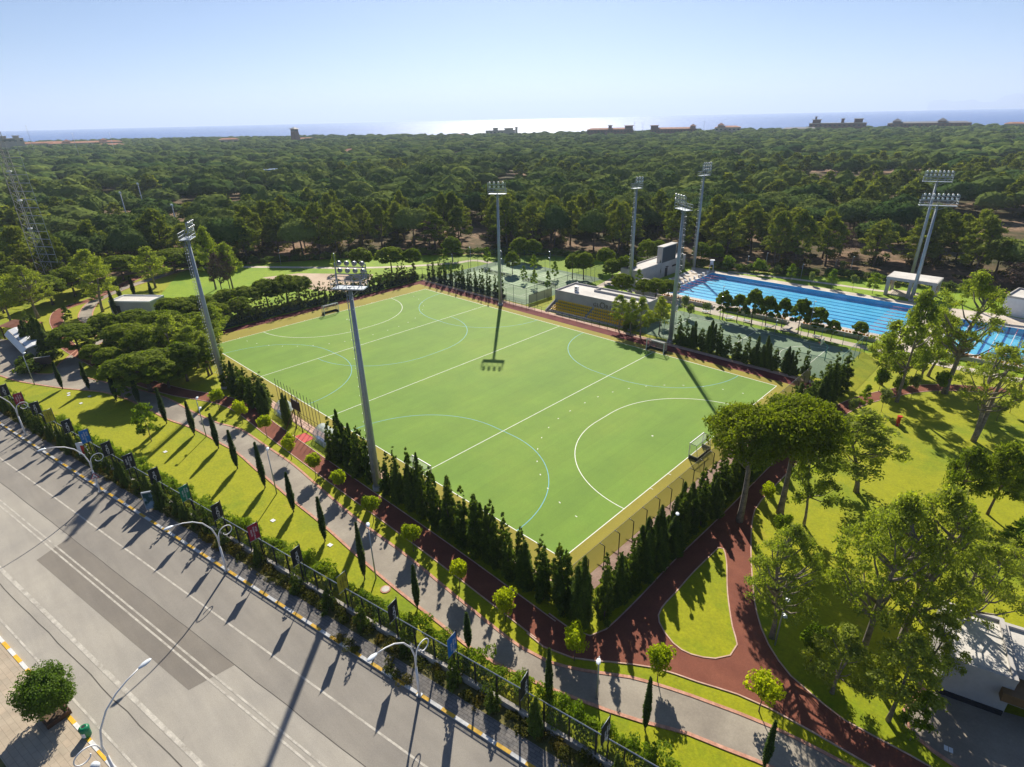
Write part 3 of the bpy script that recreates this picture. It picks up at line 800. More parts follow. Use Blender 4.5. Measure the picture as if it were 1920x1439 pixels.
def strip(name, pts, wd, z, mat, kerbm=None, kw=0.16, kh=0.06, edge=(1, 1)):
    L = smooth_line(pts)
    a = offset_line(L, -wd / 2); b = offset_line(L, wd / 2)
    me = MB(); vs = []
    for p, q in zip(a, b): vs += [(p.x, p.y, z), (q.x, q.y, z)]
    me.add(vs, [(2 * i, 2 * i + 2, 2 * i + 3, 2 * i + 1) for i in range(len(L) - 1)])
    o = me.build(name, mat); o['kind'] = 'structure'
    if kerbm:
        k = MB()
        if edge[0]: ribbon(k, L, kw, 0, z + kh, -wd / 2)
        if edge[1]: ribbon(k, L, kw, 0, z + kh, wd / 2)
        k.build('path_edging', kerbm)['kind'] = 'structure'
    return o
k = MB(); ribbon(k, LL, 0.27, 0, 0.09); ribbon(k, UR, 0.27, 0, 0.09)
ribbon(k, smooth_line(plaza[2:8]), 0.25, 0, 0.09)
k.build('brick_edging', M['brick'])['kind'] = 'structure'
strip('upper_asphalt_path', [G(*q)[:2] for q in [(152, 672), (172, 648), (192, 634), (196, 618), (176, 606), (160, 594), (175, 568), (215, 548), (262, 531), (343, 506)]], 2.8, 0.042, M['pathway'], M['brick'], 0.22)
strip('promenade', [G(*q)[:2] for q in [(343, 506), (400, 502), (450, 501), (560, 502), (660, 503), (760, 500), (850, 494), (893, 489), (940, 499), (1000, 517), (1060, 531), (1110, 541), (1145, 527), (1180, 505)]], 2.1, 0.040, M['promenade'])
strip('promenade', [(33, 90), (44, 88), (50, 86.6), (60, 84.6), (73.6, 83.6), (86, 83.0), (98.5, 82.6), (115, 82.6), (135, 84)], 2.3, 0.048, M['promenade'])
strip('promenade', [(52, 121.5), (62, 123.5), (72, 125), (86, 126.0), (92, 127)], 1.6, 0.040, M['promenade'])
sheet('pool_deck', [(44, 88.4), (54, 88.4), (98, 88.4), (101, 85), (104.5, 85), (104.5, 88.0), (135, 88.0), (137, 118), (112, 122), (102, 120.4), (43, 120.2)], 0.06, M['promenade'], holes=[P1, P2_])
for x0, x1 in ((64.6, 66.6), (81.2, 83.6)):
    sheet('deck_link', [(x0, 84), (x1, 84), (x1, 88.5), (x0, 88.5)], 0.055, M['promenade'])
# red running track
strip('running_track', [G(*q)[:2] for q in [(333, 497), (300, 503), (233, 533), (177, 560), (119, 580), (106, 600), (117, 625), (128, 650), (200, 690), (262, 715), (330, 735)]] + [(30, -7.8), (44, -7.6), (60, -7.65), (80, -7.6), (96, -7.9)], 2.55, 0.047, M['track'], M['paver'], 0.1, 0.04)
tr_out = [(95, -9.3), (97, -9.4), (99.5, -8.6), (102, -6.8), (105, -4.8), (108, -3.7), (110.8, -2.6), (113, -2.1), (118.1, -1.7), (126, -1.4), (134, -1.3)]
tr_r = [(134, 1.3), (126, 1.1), (121.5, 1.0), (117.4, 0.7), (115.5, 1.1), (113.2, 1.8), (110.7, 3.6), (108.5, 6.4), (106.3, 10.6), (104.3, 15), (102.7, 19.2), (102.1, 22.8), (102.2, 32)]
tr_in = [(100.0, 32), (100.0, 17.7), (99.8, 7.1), (99.9, 1.2), (99.8, -4.3), (99.2, -5.8), (97.6, -6.4), (95, -6.35)]
A_, B_, C_ = smooth_line(tr_out), smooth_line(tr_r), smooth_line(tr_in)
sheet('running_track', [tuple(p) for p in A_ + B_ + C_], 0.050, M['track'])
tear = smooth_line([G(*q)[:2] for q in [(1347, 1028), (1300, 1074), (1272, 1106), (1240, 1142), (1236, 1168), (1262, 1207), (1296, 1228), (1341, 1236), (1369, 1230), (1382, 1210), (1373, 1176), (1364, 1113), (1362, 1054), (1356, 1030), (1347, 1028)]], 0.8)
sheet('lawn_island', [tuple(p) for p in tear[:-1]], 0.056, M['lawn'])
k = MB()
for L in (A_, B_, C_, tear): ribbon(k, L, 0.11, 0, 0.095)
k.build('track_edging', M['paver'])['kind'] = 'structure'
strip('running_track', [(101.1, 31.5), (101.1, 46), (101.9, 54), (104.2, 61), (108.4, 68.6), (113.5, 73.3), (121, 77.2), (136, 82)], 2.3, 0.047, M['track'], M['paver'], 0.1, 0.04)

# ---- hockey pitch
sheet('pitch_surround', [(-5.2, -3.0), (94.7, -3.0), (94.7, 57.0), (-5.2, 57.0)], 0.040, M['olive'])
sheet('hockey_pitch', [(0, 0), (91.4, 0), (91.4, 55), (0, 55)], 0.046, M['turf'])
sheet('maroon_strip', [(-8, 57.0), (96.2, 57.0), (96.2, 59.7), (-8, 59.7)], 0.040, M['maroon'])
sheet('maroon_strip', [(-8, -3.4), (-5.2, -3.4), (-5.2, 57.0), (-8, 57.0)], 0.040, M['maroon'])
sheet('paver_strip', [(-8, 59.7), (96.2, 59.7), (96.2, 60.9), (-8, 60.9)], 0.040, M['paver'])
sheet('paver_strip', [(94.7, -3.6), (96.2, -3.6), (96.2, 57.0), (94.7, 57.0)], 0.036, M['paver'])
sheet('paver_strip', [(18, -4.3), (94.7, -4.3), (94.7, -3.0), (18, -3.0)], 0.036, M['paver'])
def dshape(cx, cy, dx, dy, r, hw=1.83, n=28):
    """the shooting circle: two quarter arcs joined by a straight; (dx,dy) points into the pitch"""
    tx, ty = -dy, dx
    pts = []
    for i in range(n + 1):
        a = PI / 2 * i / n
        pts.append((cx + tx * (hw + r * math.cos(a)) + dx * r * math.sin(a), cy + ty * (hw + r * math.cos(a)) + dy * r * math.sin(a)))
    for i in range(n + 1):
        a = PI / 2 * (1 - i / n)
        pts.append((cx - tx * (hw + r * math.cos(a)) + dx * r * math.sin(a), cy - ty * (hw + r * math.cos(a)) + dy * r * math.sin(a)))
    return pts
wl = MB(); LW = 0.10
for x in (0.04, 22.9, 45.7, 68.5, 91.36): flat_line(wl, [(x, 0), (x, 55)], LW, 0.0505)
for y in (0.04, 54.96): flat_line(wl, [(0, y), (91.4, y)], LW + 0.01, 0.0515)
for cx, dx in ((0, 1), (91.4, -1)):
    flat_line(wl, dshape(cx, 27.5, dx, 0, 14.63), LW, 0.0525)
    D = dshape(cx, 27.5, dx, 0, 19.63, n=60)
    acc = 0
    for i in range(len(D) - 1):
        p, q = Vector(D[i]), Vector(D[i + 1]); acc += (q - p).length
        if acc >= 3.0:
            acc = 0; t = (q - p).normalized()
            flat_line(wl, [q, q + t * 0.28], 0.12, 0.0525)
    for y in (27.5 - 6.83, 27.5 + 6.83, 27.5 - 11, 27.5 + 11): flat_line(wl, [(cx, y), (cx + dx * -0.4, y)], 0.08, 0.0525)
    c = cx + dx * 6.4; flat_line(wl, [(c, 27.38), (c, 27.62)], 0.24, 0.0525)
for x in (5, 18, 74, 86): flat_line(wl, [(x, -0.35), (x, 0)], 0.08, 0.0525)
wl.build('white_lines', M['pline'])['kind'] = 'structure'
bl = MB()
for cx in (22.9, 68.5):
    flat_line(bl, dshape(cx, 0, 0, 1, 14.63), 0.09, 0.0485)
    flat_line(bl, dshape(cx, 55, 0, -1, 14.63), 0.09, 0.0485)
flat_line(bl, dshape(22.9, 27.5, 1, 0, 14.63), 0.09, 0.0480)
bl.build('blue_lines', M['bline'])['kind'] = 'structure'

# ---- courts
sheet('tennis_court', [(-8, 61.5), (29.6, 61.5), (29.6, 93), (-8, 93)], 0.046, M['courtg'])
tl = MB(); 
for cx in (3.2, 19.5):
    sheet('tennis_court', [(cx - 7.2, 64.5), (cx + 7.2, 64.5), (cx + 7.2, 91.4), (cx - 7.2, 91.4)], 0.050, M['courtl'])
    x0, x1, y0, y1 = cx - 5.49, cx + 5.49, 66.1, 89.9
    for x in (x0, x1, cx - 4.1, cx + 4.1): flat_line(tl, [(x, y0), (x, y1)], 0.08, 0.0545)
    for y in (y0, y1): flat_line(tl, [(x0, y), (x1, y)], 0.08, 0.0555)
    for y in (71.6, 84.4): flat_line(tl, [(cx - 4.1, y), (cx + 4.1, y)], 0.08, 0.0555)
    flat_line(tl, [(cx, 71.6), (cx, 84.4)], 0.08, 0.0545)
sheet('sports_court', [(59.5, 62.6), (97.2, 62.6), (97.2, 79.6), (59.5, 80.8)], 0.046, M['courtg'])
for x in (64, 78, 92): flat_line(tl, [(x, 64), (x, 78.5)], 0.08, 0.0505)
for y in (64, 78.5): flat_line(tl, [(64, y), (92, y)], 0.08, 0.0515)
flat_line(tl, [(92 - 0.01 - 6 * math.sin(a), 71.2 + 6 * math.cos(a)) for a in [PI * i / 20 for i in range(21)]], 0.08, 0.0525)
tl.build('court_lines', M['pline'])['kind'] = 'structure'

# ---- pools
def tile_mat(name, a, b, line, axis, pitch, off, lw=0.28):
    """blue basin with dark lane stripes"""
    t = NT(name)
    g = t.n('NewGeometry'); sp = t.n('SeparateXYZ'); t.l(g.outputs['Position'], sp.inputs[0])
    m1 = t.n('Math', operation='ADD'); t.l(sp.outputs[axis], m1.inputs[0]); m1.inputs[1].default_value = -off + pitch * 100
    m2 = t.n('Math', operation='MODULO'); t.l(m1.outputs[0], m2.inputs[0]); m2.inputs[1].default_value = pitch
    m3 = t.n('Math', operation='LESS_THAN'); t.l(m2.outputs[0], m3.inputs[0]); m3.inputs[1].default_value = lw
    c = t.ramp(t.noise(0.35, 4, 0.6, 'World'), [(0.35, a), (0.65, b)])
    c = t.mix(m3.outputs[0], c, line)
    return t.pbr(c, 0.5)
M['pool1'] = tile_mat('pool_tiles', (0.06, 0.46, 0.74), (0.14, 0.58, 0.82), (0.02, 0.22, 0.58), 1, 2.5, 93.1, 0.3)
M['pool2'] = tile_mat('pool_tiles_light', (0.14, 0.56, 0.78), (0.22, 0.64, 0.84), (0.01, 0.12, 0.42), 0, 2.5, 107.6, 0.36)
def surf_mat(name, tint, wave):
    t = NT(name)
    g = t.n('NewGeometry'); mp = t.n('Mapping'); mp.inputs['Scale'].default_value = (0.35, 1.6, 1)
    t.l(g.outputs['Position'], mp.inputs['Vector'])
    h = t.noise(wave, 4, 0.65, vec=mp.outputs[0])
    bp = t.bump(h, 0.6, 0.12)
    tr = t.n('BsdfTransparent'); tr.inputs[0].default_value = rgb(tint)
    gl = t.n('BsdfGlossy'); gl.inputs['Roughness'].default_value = 0.12; t.l(bp, gl.inputs['Normal'])
    mx = t.n('MixShader'); mx.inputs[0].default_value = 0.2; t.l(tr.outputs[0], mx.inputs[1]); t.l(gl.outputs[0], mx.inputs[2])
    t.l(mx.outputs[0], t.out.inputs[0]); return t.m
M['poolsurf'] = surf_mat('pool_water', (0.80, 0.96, 1.0), 1.2)
def pool(poly, mat, depth, label):
    x0, y0 = poly[0]; x1, y1 = poly[2]
    b = MB()
    V = [(x0, y0), (x1, y0), (x1, y1), (x0, y1)]
    vs = [(x, y, 0.055) for x, y in V] + [(x, y, -depth) for x, y in V]
    b.add(vs, [(4, 5, 6, 7)] + [(i, 4 + i, 4 + (i + 1) % 4, (i + 1) % 4) for i in range(4)])
    b.build('pool_basin', mat)['kind'] = 'structure'
    s = MB(); s.add([(x0, y0, -0.08), (x1, y0, -0.08), (x1, y1, -0.08), (x0, y1, -0.08)], [(0, 1, 2, 3)])
    s.build('pool_water', M['poolsurf'])['kind'] = 'structure'
    c = MB()
    for a, b2, d in (((x0 + x1) / 2, y0 - 0.16, (x1 - x0 + 0.64, 0.3)), ((x0 + x1) / 2, y1 + 0.16, (x1 - x0 + 0.64, 0.3)), (x0 - 0.16, (y0 + y1) / 2, (0.3, y1 - y0)), (x1 + 0.16, (y0 + y1) / 2, (0.3, y1 - y0))):
        c.box((a, b2, 0.075), (d[0], d[1], 0.07))
    c.build('pool_coping', M['white'])['kind'] = 'structure'
pool(P1, M['pool1'], 1.1, 'p'); pool(P2_, M['pool2'], 1.1, 'q')
M['ropeb'] = simple('blue_floats', (0.05, 0.25, 0.6), 0.4); M['roper'] = simple('red_floats', (0.62, 0.05, 0.09), 0.4); M['ropew'] = simple('white_floats', (0.72, 0.74, 0.78), 0.4)
for k in range(9):
    y = 94.5 + 2.5 * k
    e = empty('lane_rope', (49.6, y, -0.03), 0, label='%s blue lane rope from the spectator side across the long pool' % nth(k), cat='lane rope', group='lane ropes of the long pool')
    MB().tube([(0, 0, 0), (5, 0, 0)], 0.055, 6).build('red_end', M['roper'], e)
    MB().tube([(5, 0, 0), (44.6, 0, 0)], 0.045, 6).build('floats', M['ropeb'], e)
    MB().tube([(44.6, 0, 0), (49.6, 0, 0)], 0.055, 6).build('red_end', M['roper'], e)
for k in range(8):
    x = 109.1 + 2.5 * k
    e = empty('lane_rope', (x, 91.3, -0.03), PI / 2, label='%s white lane rope from the left in the second pool' % nth(k), cat='lane rope', group='lane ropes of the second pool')
    MB().tube([(0, 0, 0), (4, 0, 0)], 0.055, 6).build('red_end', M['roper'], e)
    mb = MB()
    for i in range(23): mb.tube([(4 + i * 0.6, 0, 0), (4.46 + i * 0.6, 0, 0)], 0.085, 6)
    mb.build('floats', M['ropew'], e)
    MB().tube([(17.8, 0, 0), (21.8, 0, 0)], 0.055, 6).build('red_end', M['roper'], e)
for k in range(10):
    y = 93.3 + 2.5 * k
    e = empty('starting_block', (48.6, y, 0.06), 0, label='%s starting block counted from the spectator side of the long pool' % nth(k), cat='starting block', group='starting blocks by the long pool')
    MB().box((0, 0, 0.3), (0.35, 0.4, 0.6)).build('pedestal', M['white'], e)
    MB().box((0.05, 0, 0.66), (0.8, 0.66, 0.07), M=Matrix.Rotation(0.12, 3, 'Y')).build('step', M['white'], e)

# ================================================================ BUILDINGS AND STRUCTURES
def text_mesh(s, size, mat, name, parent, Mx, extr=0.012):
    cu = bpy.data.curves.new(name, 'FONT'); cu.body = s; cu.size = size; cu.extrude = extr; cu.align_x = 'CENTER'; cu.align_y = 'CENTER'; cu.resolution_u = 2
    o = bpy.data.objects.new(name, cu); col.objects.link(o)
    bpy.context.view_layer.update()
    dg = bpy.context.evaluated_depsgraph_get()
    me = bpy.data.meshes.new_from_object(o.evaluated_get(dg))
    bpy.data.objects.remove(o); bpy.data.curves.remove(cu)
    me.materials.clear(); me.materials.append(mat)
    me.transform(Mx)
    return link(name, me, parent)
def parapet(mb, x0, x1, y0, y1, z, h=0.35, t=0.22):
    mb.box(((x0 + x1) / 2, y0 + t / 2, z + h / 2), (x1 - x0, t, h)); mb.box(((x0 + x1) / 2, y1 - t / 2, z + h / 2), (x1 - x0, t, h))
    mb.box((x0 + t / 2, (y0 + y1) / 2, z + h / 2), (t, y1 - y0 - 2 * t, h)); mb.box((x1 - t / 2, (y0 + y1) / 2, z + h / 2), (t, y1 - y0 - 2 * t, h))
    return mb
# grandstand building
gs = empty('grandstand', (36.3, 64.6, 0), R(2.5), label='grey grandstand building with big letters above four rows of yellow seats', cat='grandstand')
MB().box((11, 4.0, 1.95), (22, 8, 3.9)).build('wall', M['wallc'], gs)
rf = MB(); rf.box((11, 4.0, 3.92), (21.5, 7.5, 0.06)); rf.build('roof', M['roofc'], gs)
parapet(MB(), -0.02, 22.02, -0.02, 8.02, 3.9, 0.38).build('parapet', M['wallc'], gs)
MB().box((13.5, 5.1, 4.15), (12, 0.25, 0.5)).box((7.5, 6.3, 4.15), (0.25, 2.6, 0.5)).build('inner_parapet', M['wallc'], gs)
ac = MB().box((4.2, 2.6, 4.55), (0.9, 0.5, 1.2)).build('air_conditioner', M['white'], gs)
MB().lathe([(0.24, 0), (0.24, 0.05), (0.02, 0.05)], 12).build('fan_grille', M['dark'], ac)
for i, z in enumerate((4.28, 4.82)):
    mf = MB(); mf.tube([(4.2, 2.34, z), (4.2, 2.31, z)], 0.2, 12)
    mf.build('fan', M['dark'], ac)
bpy.data.objects.remove([c for c in ac.children if c.name.startswith('fan_grille')][0])
Mt = Matrix.Translation((13.9, -0.05, 2.75)) @ Matrix.Rotation(PI / 2, 4, 'X')
M['letters'] = simple('bronze_letters', (0.15, 0.14, 0.10), 0.5)
for ch, dx, s, dz in (('G', -2.35, 1.25, 0), ('L', -1.45, 1.25, 0), ('O', -0.35, 2.0, 0.1), ('R', 0.85, 1.25, 0), ('I', 1.6, 1.25, 0), ('A', 2.35, 1.25, 0)):
    text_mesh(ch, s, M['letters'], 'wall_letter', gs, Matrix.Translation((13.4 + dx, -0.06, 2.7 + dz)) @ Matrix.Rotation(PI / 2, 4, 'X'), 0.05)
MB().box((13.05, -0.05, 3.55), (0.9, 0.08, 0.09)).build('letter_accent', M['letters'], gs)
st = MB()
for r in range(4):
    st.box((11, -3.2 + r * 0.86 + 0.43 * (1) + 0.0, 0.2 + r * 0.19 + 0.0), (21.4, 0.855, 0.4 + r * 0.38))
st.build('terrace', M['base'], gs)
for x in (0.15, 21.85):
    s = MB(); s.add([(x - 0.12, 0, 0), (x - 0.12, -3.7, 0), (x - 0.12, -3.7, 0.45), (x - 0.12, 0, 2.1), (x + 0.12, 0, 0), (x + 0.12, -3.7, 0), (x + 0.12, -3.7, 0.45), (x + 0.12, 0, 2.1)],
                    [(0, 1, 2, 3), (7, 6, 5, 4), (0, 4, 5, 1), (1, 5, 6, 2), (2, 6, 7, 3), (3, 7, 4, 0)])
    s.build('side_wall', M['wallc'], gs)
seat = MB(); seat.box((0, 0, 0.2), (0.4, 0.36, 0.07)).box((0, 0.19, 0.36), (0.4, 0.06, 0.34)).box((0, 0.02, 0.08), (0.14, 0.2, 0.17))
seatm = seat.mesh('seat', M['yseat'])
for r in range(4):
    blk = []
    for half, (a, b) in enumerate(((1.2, 10.1), (11.2, 20.9))):
        n = 18
        for i in range(n):
            x = a + (b - a) * i / (n - 1)
            wpos = gs.matrix_basis @ Vector((x, -2.78 + r * 0.86, 0.41 + r * 0.38))
            o = link('stand_seat', seatm); o.location = wpos; o.rotation_euler = (0, 0, R(2.5))
            tag(o, '%s yellow seat from the left in %s row of the %s block of the grandstand' % (nth(i), ('front', 'second', 'third', 'back')[r], ('left', 'right')[half]), 'stadium seat', 'yellow seats of the grandstand')
def railing(name, pts, h, post, mat, label, cat='railing', rails=(1.0, 0.5), wd=0.06):
    e = empty(name, (0, 0, 0), label=label, cat=cat)
    P = [Vector((p[0], p[1], 0)) for p in pts]
    rb = MB()
    for i in range(len(P) - 1):
        L = (P[i + 1] - P[i]).length; n = max(1, round(L / post))
        for k in range(n + (1 if i == len(P) - 2 else 0)):
            q = P[i].lerp(P[i + 1], k / n)
            MB().tube([q, q + Vector((0, 0, h))], wd * 0.6, 6).build('post', mat, e)
        for f in rails: rb.tube([P[i] + Vector((0, 0, h * f)), P[i + 1] + Vector((0, 0, h * f))], wd * 0.45, 5)
    rb.build('rails', mat, e)
    return e
railing('pitch_railing', [(24, 59.9), (68.5, 60.2)], 1.15, 2.0, M['black'], 'dark low railing between pitch and grandstand', rails=(1.0, 0.55, 0.15))
# scoreboard building
sb = empty('scoreboard_building', (36.2, 91.5, 0), label='pale building carrying the tall dark scoreboard at the pool head', cat='building')
MB().box((2.5, 12.5, 1.95), (5.0, 25, 3.9)).build('wall', M['wallc'], sb)
MB().box((2.5, 12.5, 3.93), (4.6, 24.6, 0.06)).build('roof', M['roofc'], sb)
parapet(MB(), -0.02, 5.02, -0.02, 25.02, 3.9, 0.35).build('parapet', M['wallc'], sb)
MB().box((4.35, 15.3, 6.0), (1.5, 7.4, 4.8)).build('scoreboard_frame', M['wallc'], sb)
MB().box((5.115, 15.3, 6.15), (0.06, 6.9, 4.0)).build('scoreboard_screen', M['screen'], sb)
MB().box((4.4, 15.3, 8.44), (1.9, 7.7, 0.1)).build('scoreboard_cap', M['roofc'], sb)
MB().box((5.02, 14.6, 1.2), (0.08, 1.3, 2.4)).build('door', M['dark'], sb)
MB().box((5.02, 18.8, 2.3), (0.08, 2.3, 0.45)).build('window', M['glass'], sb)
MB().box((5.2, 14.6, 2.75), (0.5, 1.0, 0.1)).build('door_canopy', M['dark'], sb)
pb = empty('plant_enclosure', (43.3, 87.4, 0), label='small open-topped pale enclosure near the pool corner', cat='enclosure')
parapet(MB(), 0, 4.2, 0, 4.0, 0, 2.8, 0.25).build('wall', M['wallc'], pb)
# pavilion
pv = empty('pool_pavilion', (90.2, 123.0, 0), label='open concrete pavilion with flat roof beyond the long pool', cat='pavilion')
MB().box((4.9, 3.2, 4.2), (10.2, 6.9, 0.65)).build('roof_slab', M['wallc'], pv)
MB().box((4.9, 3.2, 4.54), (9.8, 6.5, 0.04)).build('roof', M['roofc'], pv)
for x in (0.3, 4.9, 9.5):
    for y in (0.4, 6.2): MB().box((x, y, 1.94), (0.7, 0.7, 3.88)).build('pillar', M['wallc'], pv)
for x in (0.3, 9.5):
    s = MB()
    for i in range(5): s.box((x - 0.05, 3.3, 1.6 + i * 0.45), (0.1, 5.0, 0.12))
    s.build('slats', M['wood'], pv)
MB().box((4.9, 3.3, 0.2), (8.6, 5.0, 0.3)).build('platform', M['promenade'], pv)
# long white building at the right
wb = empty('long_white_building', (112.5, 122.0, 0), R(-8), label='long white walled building behind the second pool', cat='building')
MB().box((12, 5, 1.9), (24, 9, 3.8)).build('wall', M['white'], wb)
MB().box((12, 5, 3.83), (23.5, 8.5, 0.06)).build('roof', M['roofc'], wb)
parapet(MB(), -0.02, 24.02, 0.48, 9.52, 3.8, 0.4).build('parapet', M['wallc'], wb)
# little flat-roofed building left of the pitch
sh = empty('flat_roofed_hut', (-40.5, -7.2, 0), R(38), label='small pale flat-roofed hut behind the umbrella pines', cat='hut')
MB().box((5.2, 2.6, 1.5), (10.4, 5.2, 3.0)).build('wall', M['wallc'], sh)
MB().box((5.2, 2.6, 3.02), (10, 4.8, 0.05)).build('roof', M['roofc'], sh)
parapet(MB(), -0.02, 10.42, -0.02, 5.22, 3.0, 0.3).build('parapet', M['white'], sh)
MB().box((2.0, -0.03, 1.05), (1.0, 0.06, 2.1)).build('door', M['dark'], sh)
# building at the lower right
def blk(name, x0, y0, x1, y1, h, parent, mat, rmat, par=0.3):
    MB().box(((x0 + x1) / 2, (y0 + y1) / 2, h / 2), (x1 - x0, y1 - y0, h)).build('wall', mat, parent)
    MB().box(((x0 + x1) / 2, (y0 + y1) / 2, h + 0.03), (x1 - x0 - 0.5, y1 - y0 - 0.5, 0.05)).build('roof', rmat, parent)
    parapet(MB(), x0 - 0.02, x1 + 0.02, y0 - 0.02, y1 + 0.02, h, par, 0.32).build('parapet', mat, parent)
lb = empty('service_building', (121.7, 7.9, 0), R(14), label='white-walled service building with pale roof under the pines', cat='building')
blk('a', 0, 0, 4.1, 6.4, 3.4, lb, M['wallc'], M['roofc'])
blk('b', 4.12, 1.4, 14, 6.4, 3.1, lb, M['wallc'], M['roofc'])
MB().box((8.2, 0.35, 2.35), (9.6, 2.0, 0.75)).build('awning', simple('brown_awning', (0.16, 0.09, 0.035), 0.6), lb)
MB().box((2.05, -0.05, 0.25), (4.0, 0.1, 0.5)).build('plinth', M['dark'], lb)
for i in range(3): MB().box((6 + i * 2.4, 1.37, 1.3), (1.3, 0.06, 1.9)).build('window', M['glass'], lb)
sheet('service_yard', [(121.4, 7.7), (120.4, 3.4), (123, 2.2), (134, 2.0), (140, 12), (138, 14)], 0.052, M['pathway'])
k = MB(); ribbon(k, smooth_line([(121.1, 7.6), (120.4, 4.4), (121.2, 2.9), (125, 2.1), (134, 1.9)]), 0.28, 0, 0.11); k.build('brick_edging', M['brick'])['kind'] = 'structure'
# entrance building with vaulted side and canopy
gt = empty('entrance_pavilion', (-34.3, -27.2, 0), R(2), label='white curved-roofed entrance pavilion beside the gate plaza', cat='entrance')
s = MB()
prof = [(-0.6, 2.0), (0.2, 2.75), (1.4, 3.05), (3.3, 3.05)]
vs = [(x, y, z) for x in (0, 16.5) for y, z in prof] + [(x, y, z - 0.2) for x in (0, 16.5) for y, z in prof]
s.add(vs, [(i, i + 4, i + 5, i + 1) for i in range(3)] + [(8 + i, 9 + i, 13 + i, 12 + i) for i in range(3)] + [(0, 1, 9, 8), (1, 2, 10, 9), (2, 3, 11, 10), (4, 12, 13, 5), (5, 13, 14, 6), (6, 14, 15, 7), (3, 7, 15, 11), (0, 8, 12, 4)])
s.build('roof', M['white'], gt)
MB().box((8.2, 1.6, 1.4), (15.6, 2.8, 2.8)).build('wall', M['wallc'], gt)
for i in range(6): MB().box((1.6 + i * 2.6, 0.16, 1.4), (1.3, 0.06, 1.8)).build('window', M['glass'], gt)
gc = G(38, 606, 3.2)
cp = empty('gate_canopy', (gc.x, gc.y, 0), R(30), label='brown hipped canopy on posts behind the entrance pavilion', cat='canopy')
s = MB(); s.add([(-3.6, -2.2, 2.9), (3.6, -2.2, 2.9), (3.6, 2.2, 2.9), (-3.6, 2.2, 2.9), (-1.6, 0, 3.9), (1.6, 0, 3.9)], [(0, 1, 5, 4), (1, 2, 5), (2, 3, 4, 5), (3, 0, 4), (3, 2, 1, 0)])
s.build('roof', M['rooftile'], cp)
for x in (-3.2, 3.2):
    for y in (-1.9, 1.9): MB().box((x, y, 1.45), (0.2, 0.2, 2.9)).build('post', M['wood'], cp)
# house with tiled roof among the trees, left
hp = at_dist(112, 466, 248)
hs = empty('tiled_roof_house', (hp.x, hp.y, 0), R(20), label='low house with red clay roof and chimney among pines', cat='house')
MB().box((0, 0, 2.6), (13, 8, 5.2)).build('wall', M['wallc'], hs)
s = MB(); s.add([(-7.3, -4.8, 5.2), (7.3, -4.8, 5.2), (7.3, 4.8, 5.2), (-7.3, 4.8, 5.2), (-3, 0, 7.6), (3, 0, 7.6)], [(0, 1, 5, 4), (1, 2, 5), (2, 3, 4, 5), (3, 0, 4), (3, 2, 1, 0)])
rf = s.build('roof', M['rooftile'], hs); MB().box((1.6, -0.6, 7.6), (0.8, 0.8, 1.8)).build('chimney', M['white'], rf)
